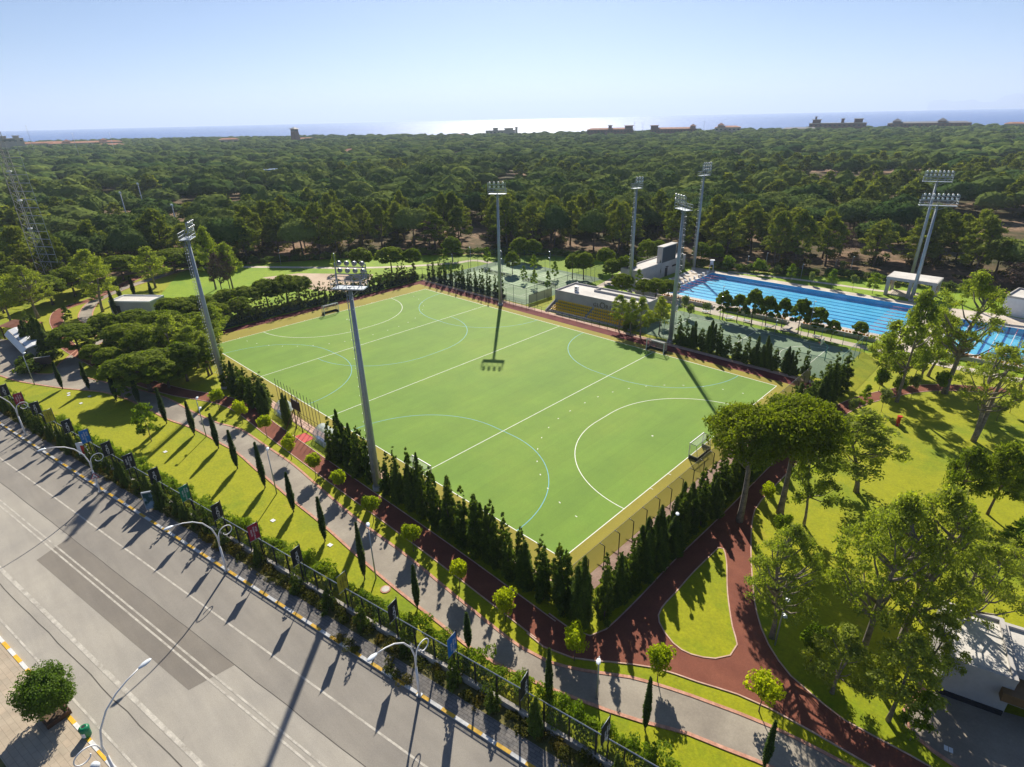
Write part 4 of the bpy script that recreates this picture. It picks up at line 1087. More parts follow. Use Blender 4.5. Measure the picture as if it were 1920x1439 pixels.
# ================================================================ FLOODLIGHT MASTS
M['floodm'] = simple('floodlight_housing', (0.3, 0.32, 0.34), 0.35, 0.3)
def mast(x, y, H, face, label, wide=3.4, rows=2, per=4, ladder=True, group='floodlight masts', lad_az=None):
    e = empty('floodlight_mast', (x, y, 0), face, label=label, cat='floodlight mast', group=group)
    hp_ = H - 2.3
    MB().lathe([(0.62, 0), (0.62, 0.5), (0.56, 0.52), (0.0, 0.52)], 12).build('plinth', M['base'], e)
    MB().tube([(0, 0, 0.5), (0, 0, hp_ * 0.5), (0, 0, hp_ + 0.4)], [0.44, 0.34, 0.2], 10).build('pole', M['galv'], e)
    if ladder:
        l = MB(); bx = -0.62
        for s in (-0.22, 0.22): l.tube([(bx, s, 1.5), (bx + 0.18, s, hp_)], 0.03, 5)
        z = 1.8
        while z < hp_:
            xx = bx + 0.18 * z / hp_; l.bar((xx, -0.22, z), (xx, 0.22, z), 0.035); z += 0.5
        z = 3.0
        while z < hp_ - 0.5:
            xx = bx + 0.18 * z / hp_
            l.tube([(xx + 0.36 * (-math.sin(t)) , 0.33 * math.cos(t), z) for t in [PI * k / 6 for k in range(7)]], 0.018, 4, False); z += 1.1
        l.tube([(bx - 0.3, 0, 3.0), (bx - 0.15, 0, hp_ - 0.5)], 0.018, 4)
        l.build('ladder', M['steel'], e)
    wv = wide / 2
    p = MB(); p.box((0, 0, hp_ + 0.3), (1.5, wide, 0.08))
    for s in (-1, 1): p.bar((0.7 * s, -wv, hp_ + 0.3), (0.7 * s, wv, hp_ + 0.3), 0.1); p.bar((-0.7, wv * s, hp_ + 0.3), (0.7, wv * s, hp_ + 0.3), 0.1); p.bar((0, 0, hp_ - 0.7), (0, wv * 0.7 * s, hp_ + 0.3), 0.08)
    p.build('platform', M['galv'], e)
    r = MB()
    for sx in (-0.72, 0.72):
        for k in range(5): r.bar((sx, -wv + wide * k / 4, hp_ + 0.3), (sx, -wv + wide * k / 4, hp_ + 1.3), 0.05)
        for z in (0.8, 1.3): r.bar((sx, -wv, hp_ + z), (sx, wv, hp_ + z), 0.05)
    for sy in (-wv, wv):
        for z in (0.8, 1.3): r.bar((-0.72, sy, hp_ + z), (0.72, sy, hp_ + z), 0.05)
    r.build('guard_rail', M['galv'], e)
    rk = MB()
    for sy in (-wv, wv): rk.bar((0.72, sy, hp_ + 0.3), (0.72, sy, hp_ + 1.5 + rows * 0.6), 0.09); rk.bar((-0.6, sy * 0.7, hp_ + 0.4), (0.72, sy, hp_ + 2.0), 0.06)
    for k in range(rows): rk.bar((0.72, -wv, hp_ + 1.55 + k * 0.75), (0.72, wv, hp_ + 1.55 + k * 0.75), 0.09)
    rk.build('lamp_rack', M['galv'], e)
    prof = [(0.10, -0.17), (0.24, -0.05), (0.27, 0.1), (0.27, 0.16), (0.0, 0.16)]
    for k in range(rows):
        for i in range(per):
            yy = -wv + wide * (i + 0.5) / per; zz = hp_ + 1.95 + k * 0.75
            f = MB().lathe(prof, 12)
            me = f.mesh('floodlight', M['floodm']); me.transform(Matrix.Translation((0.8, yy, zz)) @ Matrix.Rotation(PI / 2 + 0.75, 4, 'Y'))
            fl = link('floodlight', me, e)
            g = MB().lathe([(0.24, 0.165), (0.0, 0.17)], 12); mg = g.mesh('lens', M['lamp']); mg.transform(Matrix.Translation((0.8, yy, zz)) @ Matrix.Rotation(PI / 2 + 0.75, 4, 'Y'))
            link('lens', mg, fl)
    return e
cx, cy = 45.7, 27.5
for x, y, H, lb_ in ((67.1, -5.6, 27.0, 'tall floodlight mast with ladder on the near side of the pitch beside the football-sized goal'),
                    (22.9, -6.2, 27.0, 'tall leaning-looking floodlight mast at the left touchline behind the umbrella pines'),
                    (25.3, 57.6, 27.4, 'floodlight mast on the far touchline between slim conifers and grandstand'),
                    (68.2, 61.5, 27.2, 'floodlight mast on the far touchline between grandstand trees and conifer row')):
    mast(x, y, H, math.atan2(cy - y, cx - x), lb_, 3.4 if y < 0 else 3.9)
mast(42.7, 86.2, 27.0, R(-15), 'floodlight mast left of the scoreboard building by the pool', 2.4, 2, 3)
mast(43.2, 118.2, 27.4, R(-15), 'floodlight mast right of the scoreboard at the far pool corner', 3.4, 3, 4)
mast(92.2, 139.5, 26.6, R(-75), 'farther of the two floodlight masts behind the pavilion', 5.8, 2, 7)
mast(96.3, 121.5, 23.4, R(-70), 'nearer of the two floodlight masts, rising in front of the pavilion', 6.8, 2, 8)

# ---- lattice tower at the left edge
lt_p = G(98, 545)
lt = empty('lattice_tower', (lt_p.x, lt_p.y, 0), R(30), label='grey lattice tower with many long crossbars at the left edge', cat='lattice tower')
b = MB(); HT = 40
for sx in (-1, 1):
    for sy in (-1, 1): b.bar((sx * 1.3, sy * 1.3, 0), (sx * 0.7, sy * 0.7, HT), 0.16)
for i in range(20):
    z0, z1 = i * 2.0, i * 2.0 + 2.0; w0 = 1.3 - 0.6 * z0 / HT; w1 = 1.3 - 0.6 * z1 / HT
    for a, c in (((-1, -1), (1, -1)), ((1, -1), (1, 1)), ((1, 1), (-1, 1)), ((-1, 1), (-1, -1))): b.bar((a[0] * w0, a[1] * w0, z0), (c[0] * w1, c[1] * w1, z1), 0.08)
b.build('lattice', M['base'], lt)
for i in range(16):
    z = 8 + i * 2.0; MB().bar((-1.0, 0, z), (5.4, 0, z), 0.16).build('crossbar', M['steel'], lt)
MB().bar((5.4, 0, 8), (5.4, 0, 38), 0.10).build('outer_cable', M['galv'], lt)
for z in (17, 24, 31): MB().lathe([(0.05, -0.5), (0.55, -0.3), (0.6, 0), (0.0, 0.1)], 12, (1.6, -1.2, z)).build('dish', M['white'], lt)

# ---- far thin masts
def pole_px(px, top, D, label):
    q = at_dist(px, top, D)
    e = empty('tall_light_pole', (q.x, q.y, 0), 0, label=label, cat='light pole', group='light poles in the forest')
    MB().tube([(0, 0, 0), (0, 0, q.z)], [0.32, 0.16], 6).build('pole', M['steel'], e)
    MB().box((0, 0, q.z), (1.8, 0.5, 0.7)).build('lamp_head', M['lamp'], e)
for px, top, D, lb_ in ((48, 236, 1100, 'faint light pole against the sea far left'), (135, 250, 900, 'second light pole against the sea from the left'), (205, 250, 950, 'third light pole against the sea from the left'),
                        (258, 345, 330, 'thin pole rising from the left forest'), (225, 362, 300, 'short pole with twin lamps in the left forest'), (322, 385, 262, 'white-headed pole in the left forest clearing'),
                        (1190, 231, 1180, 'thin pole beside the first coastal hotel'), (1206, 231, 1185, 'second thin pole beside the first coastal hotel'), (1321, 229, 1190, 'thin pole right of the second coastal hotel')):
    pole_px(px, top, D, lb_)

# ================================================================ STREET LAMPS
def street_lamp(base, label, near=False, rz=0.0):
    """pole, long arm over the road, curl on the other side. local +X = over the road"""
    e = empty('street_lamp', (base.x, base.y, 0.13), rz, label=label, cat='street lamp', group='curled street lamps along the road')
    MB().tube([(0, 0, 0), (0, 0, 3.1)], [0.12, 0.09], 10).build('pole', M['white'], e)
    arm = [(0, 0, 3.0), (-0.03, 0, 4.2), (0.25, 0, 5.4), (0.9, 0, 6.5), (1.7, 0, 7.2), (2.5, 0, 7.6), (3.3, 0, 7.85)]
    MB().tube(arm, [0.075, 0.07, 0.065, 0.06, 0.055, 0.05, 0.045], 8).build('arm', M['white'], e)
    cur = [(0, 0, 3.0), (-0.1, 0, 3.6)]
    for k in range(19):
        a = PI - 0.2 - k * 0.33; r = 0.80 - 0.026 * k
        cur.append((-1.0 - r * math.cos(a) * 1.0, 0, 4.3 + r * math.sin(a) * 0.9))
    MB().tube(cur, 0.045, 8).build('curl', M['white'], e)
    h = MB(); prof = [(0.0, -0.42), (0.10, -0.36), (0.2, -0.05), (0.17, 0.25), (0.06, 0.42), (0.0, 0.44)]
    h.lathe(prof, 12); me = h.mesh('lamp_head', M['lamp']); me.transform(Matrix.Translation((3.7, 0, 7.9)) @ Matrix.Rotation(PI / 2 - 0.1, 4, 'Y') @ Matrix.Diagonal((0.6, 1, 1.05, 1)))
    link('lamp_head', me, e)
    MB().box((0, 0, 0.04), (0.4, 0.4, 0.08)).build('base_plate', M['steel'], e)
    return e
nang = math.atan2(RN.y, RN.x)
for (bx, by), lb_ in (((189, 924), 'curled white street lamp with a triangular sign, far along the road'), ((426, 1073), 'curled white street lamp in the middle of the far pavement'), ((787, 1306), 'curled white street lamp nearest on the far pavement')):
    g = G(bx, by); street_lamp(g, lb_, rz=nang)
w0 = G(189, 924) - Vector((K0.x, K0.y, 0)); s_first = w0.x * RU.x + w0.y * RU.y
street_lamp(RD(s_first - 25, -0.75), 'curled white street lamp farthest away on the far pavement', rz=nang)
# the lamp on the near pavement: the head is seen at (288,1222), the foot just below the frame
best = None
for i in range(60):
    for j in range(40):
        p = RD(60 + i * 0.5, 15.9 + j * 0.06); hd = p + Vector((-RN.x * 3.7, -RN.y * 3.7, 8.0)); fk = p + Vector((0, 0, 3.1))
        a, b2 = PX(hd), PX(fk); er = math.hypot(a[0] - 288, a[1] - 1228) + 0.6 * math.hypot(b2[0] - 226, b2[1] - 1402)
        if best is None or er < best[0]: best = (er, p)
nl = street_lamp(best[1], 'curled grey street lamp on the near pavement at the bottom edge', rz=nang + PI)
lm = MB().lathe([(0.0, 0), (0.24, 0.02), (0.3, 0.2), (0.2, 0.42), (0.0, 0.48)], 14, (-0.75, 0, 2.9)); lm.build('curl_lamp', M['lamp'], nl)
sg = empty('warning_sign', RD(s_first, -0.75, 0.13) + Vector((0, 0, 0)), nang + 0.25, label='red bordered triangular children warning sign fixed on the street lamp', cat='road sign')
g = G(189, 924); sg.location = (g.x + RU.x * 0.12, g.y + RU.y * 0.12, 0.13); sg.rotation_euler = (0, 0, RANG - 0.5)
def tri(r, x, m, name, th=0.015):
    b = MB(); P = [(x, r * math.sin(2 * PI * k / 3), 2.35 + r * math.cos(2 * PI * k / 3)) for k in range(3)]; Q = [(x + th, p[1], p[2]) for p in P]
    b.add(P + Q, [(0, 2, 1), (3, 4, 5), (0, 1, 4, 3), (1, 2, 5, 4), (2, 0, 3, 5)]); return b.build(name, m, sg)
tri(0.5, 0.16, M['red'], 'border'); tri(0.36, 0.178, M['white'], 'face')
MB().box((0.2, -0.06, 2.3), (0.01, 0.07, 0.26)).box((0.2, 0.06, 2.27), (0.01, 0.07, 0.2)).build('pictogram', M['black'], sg)
MB().box((0.1, 0, 2.25), (0.12, 0.06, 0.3)).build('bracket', M['steel'], sg)

def park_lamp(bx, by, tx, ty, label, heads=1, col_=None):
    g = G(bx, by); h = min(HG(g, ty), 7.5)
    d = (g - CAM); a = math.atan2(d.y, d.x)
    e = empty('park_lamp', (g.x, g.y, 0), R(-60) if tx > bx else R(150), label=label, cat='park lamp', group='lamp posts in the park')
    MB().tube([(0, 0, 0), (0, 0, h * 0.96)], [0.075, 0.05], 8).build('pole', M['galv'], e)
    hm = MB(); hm.tube([(0, 0, h * 0.95), (0.35, 0, h)], 0.035, 6); hm.build('arm', M['galv'], e)
    k = MB().lathe([(0.0, -0.34), (0.13, -0.26), (0.2, 0.0), (0.14, 0.26), (0.0, 0.34)], 10); me = k.mesh('lamp_head', M['lamp'])
    me.transform(Matrix.Translation((0.6, 0, h + 0.02)) @ Matrix.Rotation(PI / 2 - 0.15, 4, 'Y') @ Matrix.Diagonal((0.5, 1, 1, 1))); link('lamp_head', me, e)
    if heads > 1:
        m2 = me.copy(); m2.transform(Matrix.Translation((0.1, 0, -h * 0.28))); link('lamp_head', m2, e)
        MB().tube([(0, 0, h * 0.7), (0.4, 0, h * 0.72)], 0.03, 6).build('arm', M['galv'], e)
    return e
PLS = [((65, 722), (46, 665), 'park lamp post beside the gate plaza', 1), ((387, 819), (375, 750), 'park lamp on the lawn edge among the first cypresses', 2), ((519, 926), (509, 847), 'park lamp on the lawn edge below the scoreboard frame', 1),
       ((705, 1085), (702, 992), 'park lamp beside the round manhole on the lawn', 1), ((1119, 1310), (1123, 1228), 'park lamp rising from the hedge beside the asphalt path', 1), ((1260, 1040), (1269, 957), 'park lamp between conifer hedge and red track', 1),
       ((1453, 1210), (1473, 1116), 'park lamp with two heads on the right lawn by the track', 2), ((1542, 736), (1549, 712), 'park lamp before the dark conifers at the right pitch corner', 1), ((1419, 888), (1434, 812), 'park lamp half hidden behind the big umbrella pine', 1),
       ((633, 527), (625, 453), 'park lamp behind the sand court', 1), ((527, 497), (523, 470), 'small park lamp left of the sand court', 1), ((883, 500), (883, 465), 'park lamp behind the tennis courts', 1),
       ((849, 498), (849, 478), 'leftmost tennis court light', 2), ((942, 523), (942, 457), 'tennis court light behind the far mast', 2), ((1031, 515), (1031, 473), 'tennis court light in front of the pale round trees', 2),
       ((1400, 506), (1402, 480), 'first park lamp from the left beyond the long pool', 1), ((1434, 507), (1439, 474), 'second park lamp from the left beyond the long pool', 1), ((1501, 523), (1505, 495), 'third park lamp from the left beyond the long pool', 1),
       ((1565, 505), (1566, 487), 'fourth park lamp from the left beyond the long pool', 1), ((1592, 519), (1599, 481), 'fifth park lamp from the left beyond the long pool', 1), ((1349, 600), (1358, 528), 'court light by the left end of the pool tree row', 2),
       ((1514, 633), (1529, 556), 'court light by the right end of the pool tree row', 2), ((220, 745), (228, 697), 'park lamp in the shade of the left pines', 1), ((1084, 548), (1084, 531), 'low lamp by the grandstand roof corner', 1), ((1452, 626), (1460, 600), 'short court light in the middle of the promenade', 2)]
for a, b_, lb_, n in PLS: park_lamp(*a, *b_, lb_, n)

# ================================================================ ROADSIDE FENCE AND BANNERS
M['mesh'] = net_mat('fence_mesh', (0.035, 0.05, 0.045), 0.38, 3.0)
M['net'] = net_mat('pale_ball_net', (0.46, 0.44, 0.27), 0.5)
M['netd'] = net_mat('dark_windbreak', (0.02, 0.04, 0.035), 0.72, 1.0)
M['netg'] = net_mat('green_court_mesh', (0.04, 0.08, 0.06), 0.22)
M['netgoal'] = net_mat('goal_net', (0.5, 0.52, 0.5), 0.22)
fe = empty('roadside_fence', RD(0, -3.0), RANG, label='long dark mesh fence on a low pale wall beside the road', cat='fence')
FS0, FS1 = -24, 124
w_ = MB(); w_.box(((FS0 + FS1) / 2, 0, 0.3), (FS1 - FS0, 0.3, 0.6)); w_.build('low_wall', M['concrete'], fe)
mp_ = MB(); mp_.add([(FS0, -0.0, 0.6), (FS1, 0, 0.6), (FS1, 0, 2.9), (FS0, 0, 2.9)], [(0, 1, 2, 3)]); mp_.build('mesh_panel', M['mesh'], fe)
MB().bar((FS0, 0, 2.92), (FS1, 0, 2.92), 0.07).build('top_rail', M['steel'], fe)
pm = MB().box((0, 0, 1.45), (0.1, 0.12, 2.9)).mesh('fence_post', M['black'])
n = 0; s = FS0 + 0.1
while s < FS1:
    o = link('fence_post', pm, fe); o.location = (s, 0, 0); s += 2.06; n += 1
BN = [(-2.1, 'k'), (3.6, 'r'), (9.4, 'k'), (13.9, 'y'), (19.6, 'k'), (24.8, 'b'), (30.7, 'k'), (36.2, 'w'), (42.0, 'k'), (48.3, 'g'), (54.4, 'k'), (60.7, 'r'), (67.1, 'k'), (73.3, 'y'), (79.3, 'k'), (85.5, 'b'), (92.0, 'k'), (98.3, 'w')]
BC = {'k': ('black', (0.012, 0.015, 0.022)), 'r': ('red', (0.33, 0.015, 0.045)), 'y': ('yellow', (0.48, 0.42, 0.03)), 'b': ('blue', (0.01, 0.16, 0.48)), 'g': ('green', (0.0, 0.20, 0.11)), 'w': ('black', (0.012, 0.015, 0.022))}
BM = {k: simple('banner_' + v[0], v[1], 0.5, 0, 0.08, 3) for k, v in BC.items()}
M['wtext'] = simple('white_print', (0.72, 0.72, 0.74), 0.6, 0, 0.03); M['dtext'] = simple('dark_print', (0.06, 0.05, 0.02), 0.6)
cnt = {}
for i, (s, c) in enumerate(BN):
    p = RD(s + 0.2, -3.0)
    cname = BC[c][0]
    lb_ = '%s banner from the far left on the roadside fence, %s with %s' % (nth(i), cname, 'one big white word' if c == 'k' else ('three small dark lines' if c == 'y' else 'three small white lines'))
    e = empty('fence_banner', p, RANG + RND.uniform(-0.12, 0.12), label=lb_, cat='banner', group='banners on the roadside fence')
    MB().tube([(0, 0, 0), (0, 0, 5.35)], 0.045, 6).build('pole', M['black'], e)
    for z in (3.38, 5.22): MB().tube([(0, 0, z), (0.0, -1.1, z + (0.0 if z > 4 else 0.0))], 0.022, 5).build('arm', M['galv'], e)
    b = MB(); vs = []; fs = []
    nu, nv = 6, 10
    sag = RND.uniform(0.03, 0.12); ph = RND.uniform(0, 6)
    for a in range(nu + 1):
        for d in range(nv + 1):
            u_, v_ = a / nu, d / nv
            vs.append((sag * math.sin(PI * v_) * math.sin(PI * u_ + 0.4) + 0.02 * math.sin(9 * v_ + ph + 4 * u_), -0.05 - 1.0 * u_, 3.4 + 1.8 * v_))
    for a in range(nu):
        for d in range(nv):
            k0 = a * (nv + 1) + d; fs.append((k0, k0 + 1, k0 + nv + 2, k0 + nv + 1))
    b.add(vs, fs, True); b.build('banner_cloth', BM[c], e)
    # faces +X (towards the viewer); the writing runs upwards
    def put(sx, size, off, m=M['wtext'], nm='lettering', ox=0.0):
        Mx = Matrix.Translation((0.16, -0.55 + off * 0.85, 4.25 + ox * 0.85)) @ Matrix.Rotation(PI / 2, 4, 'Z') @ Matrix.Rotation(PI / 2, 4, 'X') @ Matrix.Rotation(PI / 2, 4, 'Z') @ Matrix.Scale(0.85, 4)
        text_mesh(sx, size, m, nm, e, Mx, 0.004)
    if c == 'k':
        for ch, o_, sz in (('G', -0.62, 0.42), ('L', -0.36, 0.42), ('O', -0.05, 0.62), ('R', 0.27, 0.42), ('I', 0.47, 0.42), ('A', 0.66, 0.42)): put(ch, sz, 0, ox=o_)
    else:
        mm = M['dtext'] if c == 'y' else M['wtext']
        put('GLORIA', 0.27, -0.3, mm, ox=-0.25 + 0.4); put('SPORTS ARENA', 0.25, 0.0, mm, ox=0.02); put('BELEK', 0.27, 0.3, mm, ox=0.45)

# ================================================================ PITCH FURNITURE
def goal(x, y, rz, label):
    e = empty('hockey_goal', (x, y, 0.05), rz, label=label, cat='goal', group='hockey goals')
    f = MB()
    for s in (-1.83, 1.83): f.box((0, s, 1.07), (0.1, 0.1, 2.14))
    f.box((0, 0, 2.18), (0.1, 3.76, 0.1)); f.build('frame', M['white'], e)
    b = MB()
    for s in (-1.83, 1.83):
        b.bar((0, s, 2.16), (-0.9, s, 2.1), 0.06); b.bar((-0.9, s, 2.1), (-1.2, s, 0.4), 0.06); b.bar((-1.2, s, 0.45), (0, s, 0.47), 0.06)
    b.bar((-0.9, -1.83, 2.1), (-0.9, 1.83, 2.1), 0.06); b.build('net_support', M['galv'], e)
    d = MB()
    for s in (-1.8, 1.8): d.box((-0.6, s, 0.23), (1.2, 0.05, 0.46))
    d.box((-1.2, 0, 0.23), (0.05, 3.66, 0.46)); d.build('backboard', M['black'], e)
    n = MB(); n.add([(0, -1.8, 2.14), (0, 1.8, 2.14), (-0.9, 1.8, 2.08), (-0.9, -1.8, 2.08), (-1.18, 1.8, 0.45), (-1.18, -1.8, 0.45), (0, -1.8, 0.45), (0, 1.8, 0.45)],
                    [(0, 1, 2, 3), (3, 2, 4, 5), (0, 3, 5, 6), (1, 7, 4, 2)]); n.build('net', M['netgoal'], e)
    for s in (-1.8, 1.8):
        for xx in (-0.1, -1.1): MB().lathe([(0.12, 0), (0.12, 0.08), (0, 0.08)], 8, (xx, s * 1.06, 0)).build('wheel', M['black'], e)
    return e
goal(91.45, 27.5, PI, 'white hockey goal at the near right end line, with black backboard')
goal(-0.05, 27.5, 0, 'white hockey goal on the far left end line')
goal(68.6, 55.15, -PI / 2, 'white goal on the far touchline under the floodlight mast')
goal(68.9, -0.15, PI / 2, 'white goal on the near touchline behind the hedge conifers')
# ball net with curved posts behind the near end line
bn = empty('ball_stop_net', (0, 0, 0), label='pale ball-stop net on dark bent posts behind the near end line', cat='net fence')
y = -3.4; k = 0
while y < 60:
    MB().tube([(95.2, y, 0), (95.2, y, 2.75), (94.6, y, 2.85)], 0.05, 6).build('post', M['black'], bn)
    MB().bar((95.2, y, 0.1), (94.4, y, 0.06), 0.06).build('foot', M['black'], bn)
    y += 2.55; k += 1
q = MB(); q.add([(94.6, -3.4, 0.05), (94.6, 60, 0.05), (94.6, 60, 2.85), (94.6, -3.4, 2.85)], [(0, 1, 2, 3)]); q.build('net', M['net'], bn)
MB().bar((94.6, -3.4, 2.86), (94.6, 60, 2.86), 0.03).build('top_cord', M['base'], bn)
# tall thin net posts on the near touchline
tn = empty('tall_net_fence', (0, 0, 0), label='row of very thin tall dark net posts on the near touchline', cat='net fence')
for i in range(14): MB().tube([(36.5 + i * 1.0, -3.1, 0), (36.5 + i * 1.0, -3.1, 4.8)], 0.035, 5).build('post', M['black'], tn)
MB().bar((36.5, -3.1, 1.1), (56, -3.1, 1.1), 0.05).bar((36.5, -3.1, 0.6), (56, -3.1, 0.6), 0.04).build('rails', M['black'], tn)
railing('touchline_railing', [(23, -3.75), (95, -3.75)], 1.1, 2.4, M['black'], 'dark low railing along the near touchline behind the dugouts')
fr = empty('framed_scoreboard', (46.3, -4.9, 0), R(2), label='dark scoreboard panel on a tall splayed steel frame', cat='scoreboard')
for x in (-0.85, 0.85):
    MB().bar((x, 0, 0), (x * 0.7, 0.1, 5.6), 0.12).build('leg', M['wood'], fr); MB().bar((x * 1.5, -1.6, 0), (x * 0.75, 0, 3.2), 0.1).build('brace', M['wood'], fr)
MB().bar((-1.2, -1.6, 0.1), (1.2, -1.6, 0.1), 0.08).build('foot_rail', M['wood'], fr)
MB().box((0, 0.1, 4.1), (2.3, 0.14, 1.5)).build('panel', simple('dark_panel', (0.03, 0.015, 0.02), 0.6), fr)
M['poly'] = net_mat('clear_plastic', (0.55, 0.68, 0.72), 0.55, None, 0.2)
def dugout(x0, L, label):
    e = empty('team_dugout', (x0, -5.0, 0), label=label, cat='dugout', group='team dugouts')
    arc = [(0.0 + 1.5 * (1 - math.cos(a)), 2.0 * math.sin(a)) for a in [PI / 2 * 1.25 * k / 8 for k in range(9)]]
    c = MB(); n = len(arc)
    c.add([(x, yy, z) for x in (0, L) for yy, z in arc], [(i, i + 1, n + i + 1, n + i) for i in range(n - 1)], True); c.build('shell', M['poly'], e)
    for k in range(int(L) + 1): MB().tube([(min(k * 1.0, L), yy, z) for yy, z in arc], 0.035, 5).build('hoop', M['white'], e)
    MB().box((L / 2, 0.55, 0.45), (L - 0.3, 0.45, 0.08)).box((L / 2, 0.4, 0.22), (L - 0.6, 0.06, 0.4)).build('bench', simple('blue_seat', (0.03, 0.12, 0.35), 0.5), e)
dugout(50.3, 5.5, 'curved clear team dugout right of the scoreboard frame'); dugout(38.5, 4.5, 'curved clear team dugout left of the scoreboard frame')
sheet('tarpaulin', [(47.4, -6.3), (50.2, -6.3), (50.0, -4.6), (47.6, -4.7)], 0.06, M['red'], None)
tag(bpy.data.objects['tarpaulin'], 'red and white flat mat on the ground behind the scoreboard frame', 'mat')
# ivy-free windbreak fences round the pitch
def netfence(name, pts, h, post, mat, pmat, label, hp=None, cat='fence', top=True):
    e = empty(name, (0, 0, 0), label=label, cat=cat)
    P = [Vector((p[0], p[1], 0)) for p in pts]
    nn = MB(); tr_ = MB()
    for i in range(len(P) - 1):
        L = (P[i + 1] - P[i]).length; n = max(1, round(L / post))
        for k in range(n + (1 if i == len(P) - 2 else 0)):
            q = P[i].lerp(P[i + 1], k / n); MB().tube([q, q + Vector((0, 0, h))], 0.045, 6).build('post', pmat, e)
        a, b = P[i], P[i + 1]; z = Vector((0, 0, hp or h))
        nn.add([a + Vector((0, 0, 0.08)), b + Vector((0, 0, 0.08)), b + z, a + z], [(0, 1, 2, 3)])
        if top: tr_.bar(a + Vector((0, 0, h)), b + Vector((0, 0, h)), 0.06)
    nn.build('mesh_panel', mat, e)
    if top: tr_.build('top_rail', pmat, e)
    return e
netfence('windbreak_fence', [(-8.6, -6), (-8.6, 60.9), (24, 60.9)], 3.2, 4, M['netd'], M['black'], 'dark windbreak fence behind the far end of the pitch', 1.6)
netfence('tennis_fence', [(29.6, 62), (29.6, 93), (-8, 93), (-8, 62.2), (29.6, 62)], 4.0, 4.0, M['netg'], M['darkgreen'], 'tall green mesh fence round the tennis courts')
netfence('windscreen', [(29.9, 62.6), (29.9, 71)], 2.2, 2.8, net_mat('grey_screen', (0.25, 0.27, 0.2), 0.9), M['black'], 'grey fabric windscreen on the tennis fence beside the grandstand')
netfence('court_fence', [(58.6, 61.9), (97.6, 61.9), (97.6, 79.8)], 4.0, 3.9, M['netg'], M['teal'], 'tall green mesh fence round the sports court')
netfence('court_fence', [(97.6, 79.8), (59, 81.3)], 3.0, 3.9, M['netg'], M['teal'], 'mesh fence between sports court and promenade')
for x, nm in ((3.2, 'left'), (19.5, 'right')):
    e = empty('tennis_net', (x, 78, 0), label='%s tennis net across its pale court' % nm, cat='tennis net')
    for s in (-6, 6): MB().tube([(s, 0, 0), (s, 0, 1.07)], 0.05, 6).build('post', M['darkgreen'], e)
    b = MB(); b.add([(-6, 0, 0.1), (6, 0, 0.1), (6, 0, 0.95), (-6, 0, 0.95)], [(0, 1, 2, 3)]); b.build('net', M['netd'], e)
    MB().box((0, 0, 0.98), (12, 0.03, 0.08)).build('tape', M['white'], e)
def hoop(x, y, rz, label):
    e = empty('basketball_hoop', (x, y, 0.05), rz, label=label, cat='basketball hoop', group='basketball hoops')
    MB().tube([(0, 0, 0), (0, 0, 2.8), (0.9, 0, 3.3)], 0.08, 8).build('post', M['teal'], e)
    MB().box((1.0, 0, 3.4), (0.05, 1.8, 1.05)).build('backboard', M['white'], e)
    MB().tube([(1.3 + 0.23 * math.cos(a), 0.23 * math.sin(a), 3.05) for a in [2 * PI * k / 12 for k in range(13)]], 0.02, 5, False).build('rim', M['red'], e)
hoop(93.5, 71.2, PI, 'basketball hoop at the right end of the sports court'); hoop(62.6, 71.2, 0, 'basketball hoop at the left end of the sports court')

# ---- poolside terraces with yellow chairs
chm = MB(); chm.box((0, 0, 0.28), (0.42, 0.42, 0.06)).box((0, -0.2, 0.5), (0.42, 0.05, 0.42)).box((0, 0, 0.13), (0.1, 0.3, 0.26)); chm = chm.mesh('seat', M['oseat'])
tn_ = 0
for ti, (x0, x1, y0) in enumerate(((50.2, 64.4, 86.7), (66.8, 81.0, 86.7), (83.8, 97.5, 86.7), (107.6, 131, 86.9))):
    e = empty('poolside_terrace', (x0, y0, 0), label='%s low concrete seating terrace from the left along the pools' % nth(ti), cat='terrace', group='poolside terraces')
    L = x1 - x0
    MB().box((L / 2, 0.15, 0.42), (L, 0.3, 0.84)).build('back_wall', M['wallc'], e)
    MB().box((L / 2, 0.9, 0.2), (L, 1.18, 0.4)).build('step', M['promenade'], e)
    n = int(L / 0.62)
    for k in range(n):
        o = link('pool_chair', chm); o.location = (x0 + 0.4 + k * 0.62, y0 + 0.85, 0.4)
        tag(o, '%s orange seat from the left on the %s poolside terrace' % (nth(k), nth(ti)), 'stadium seat', 'orange seats beside the pools')
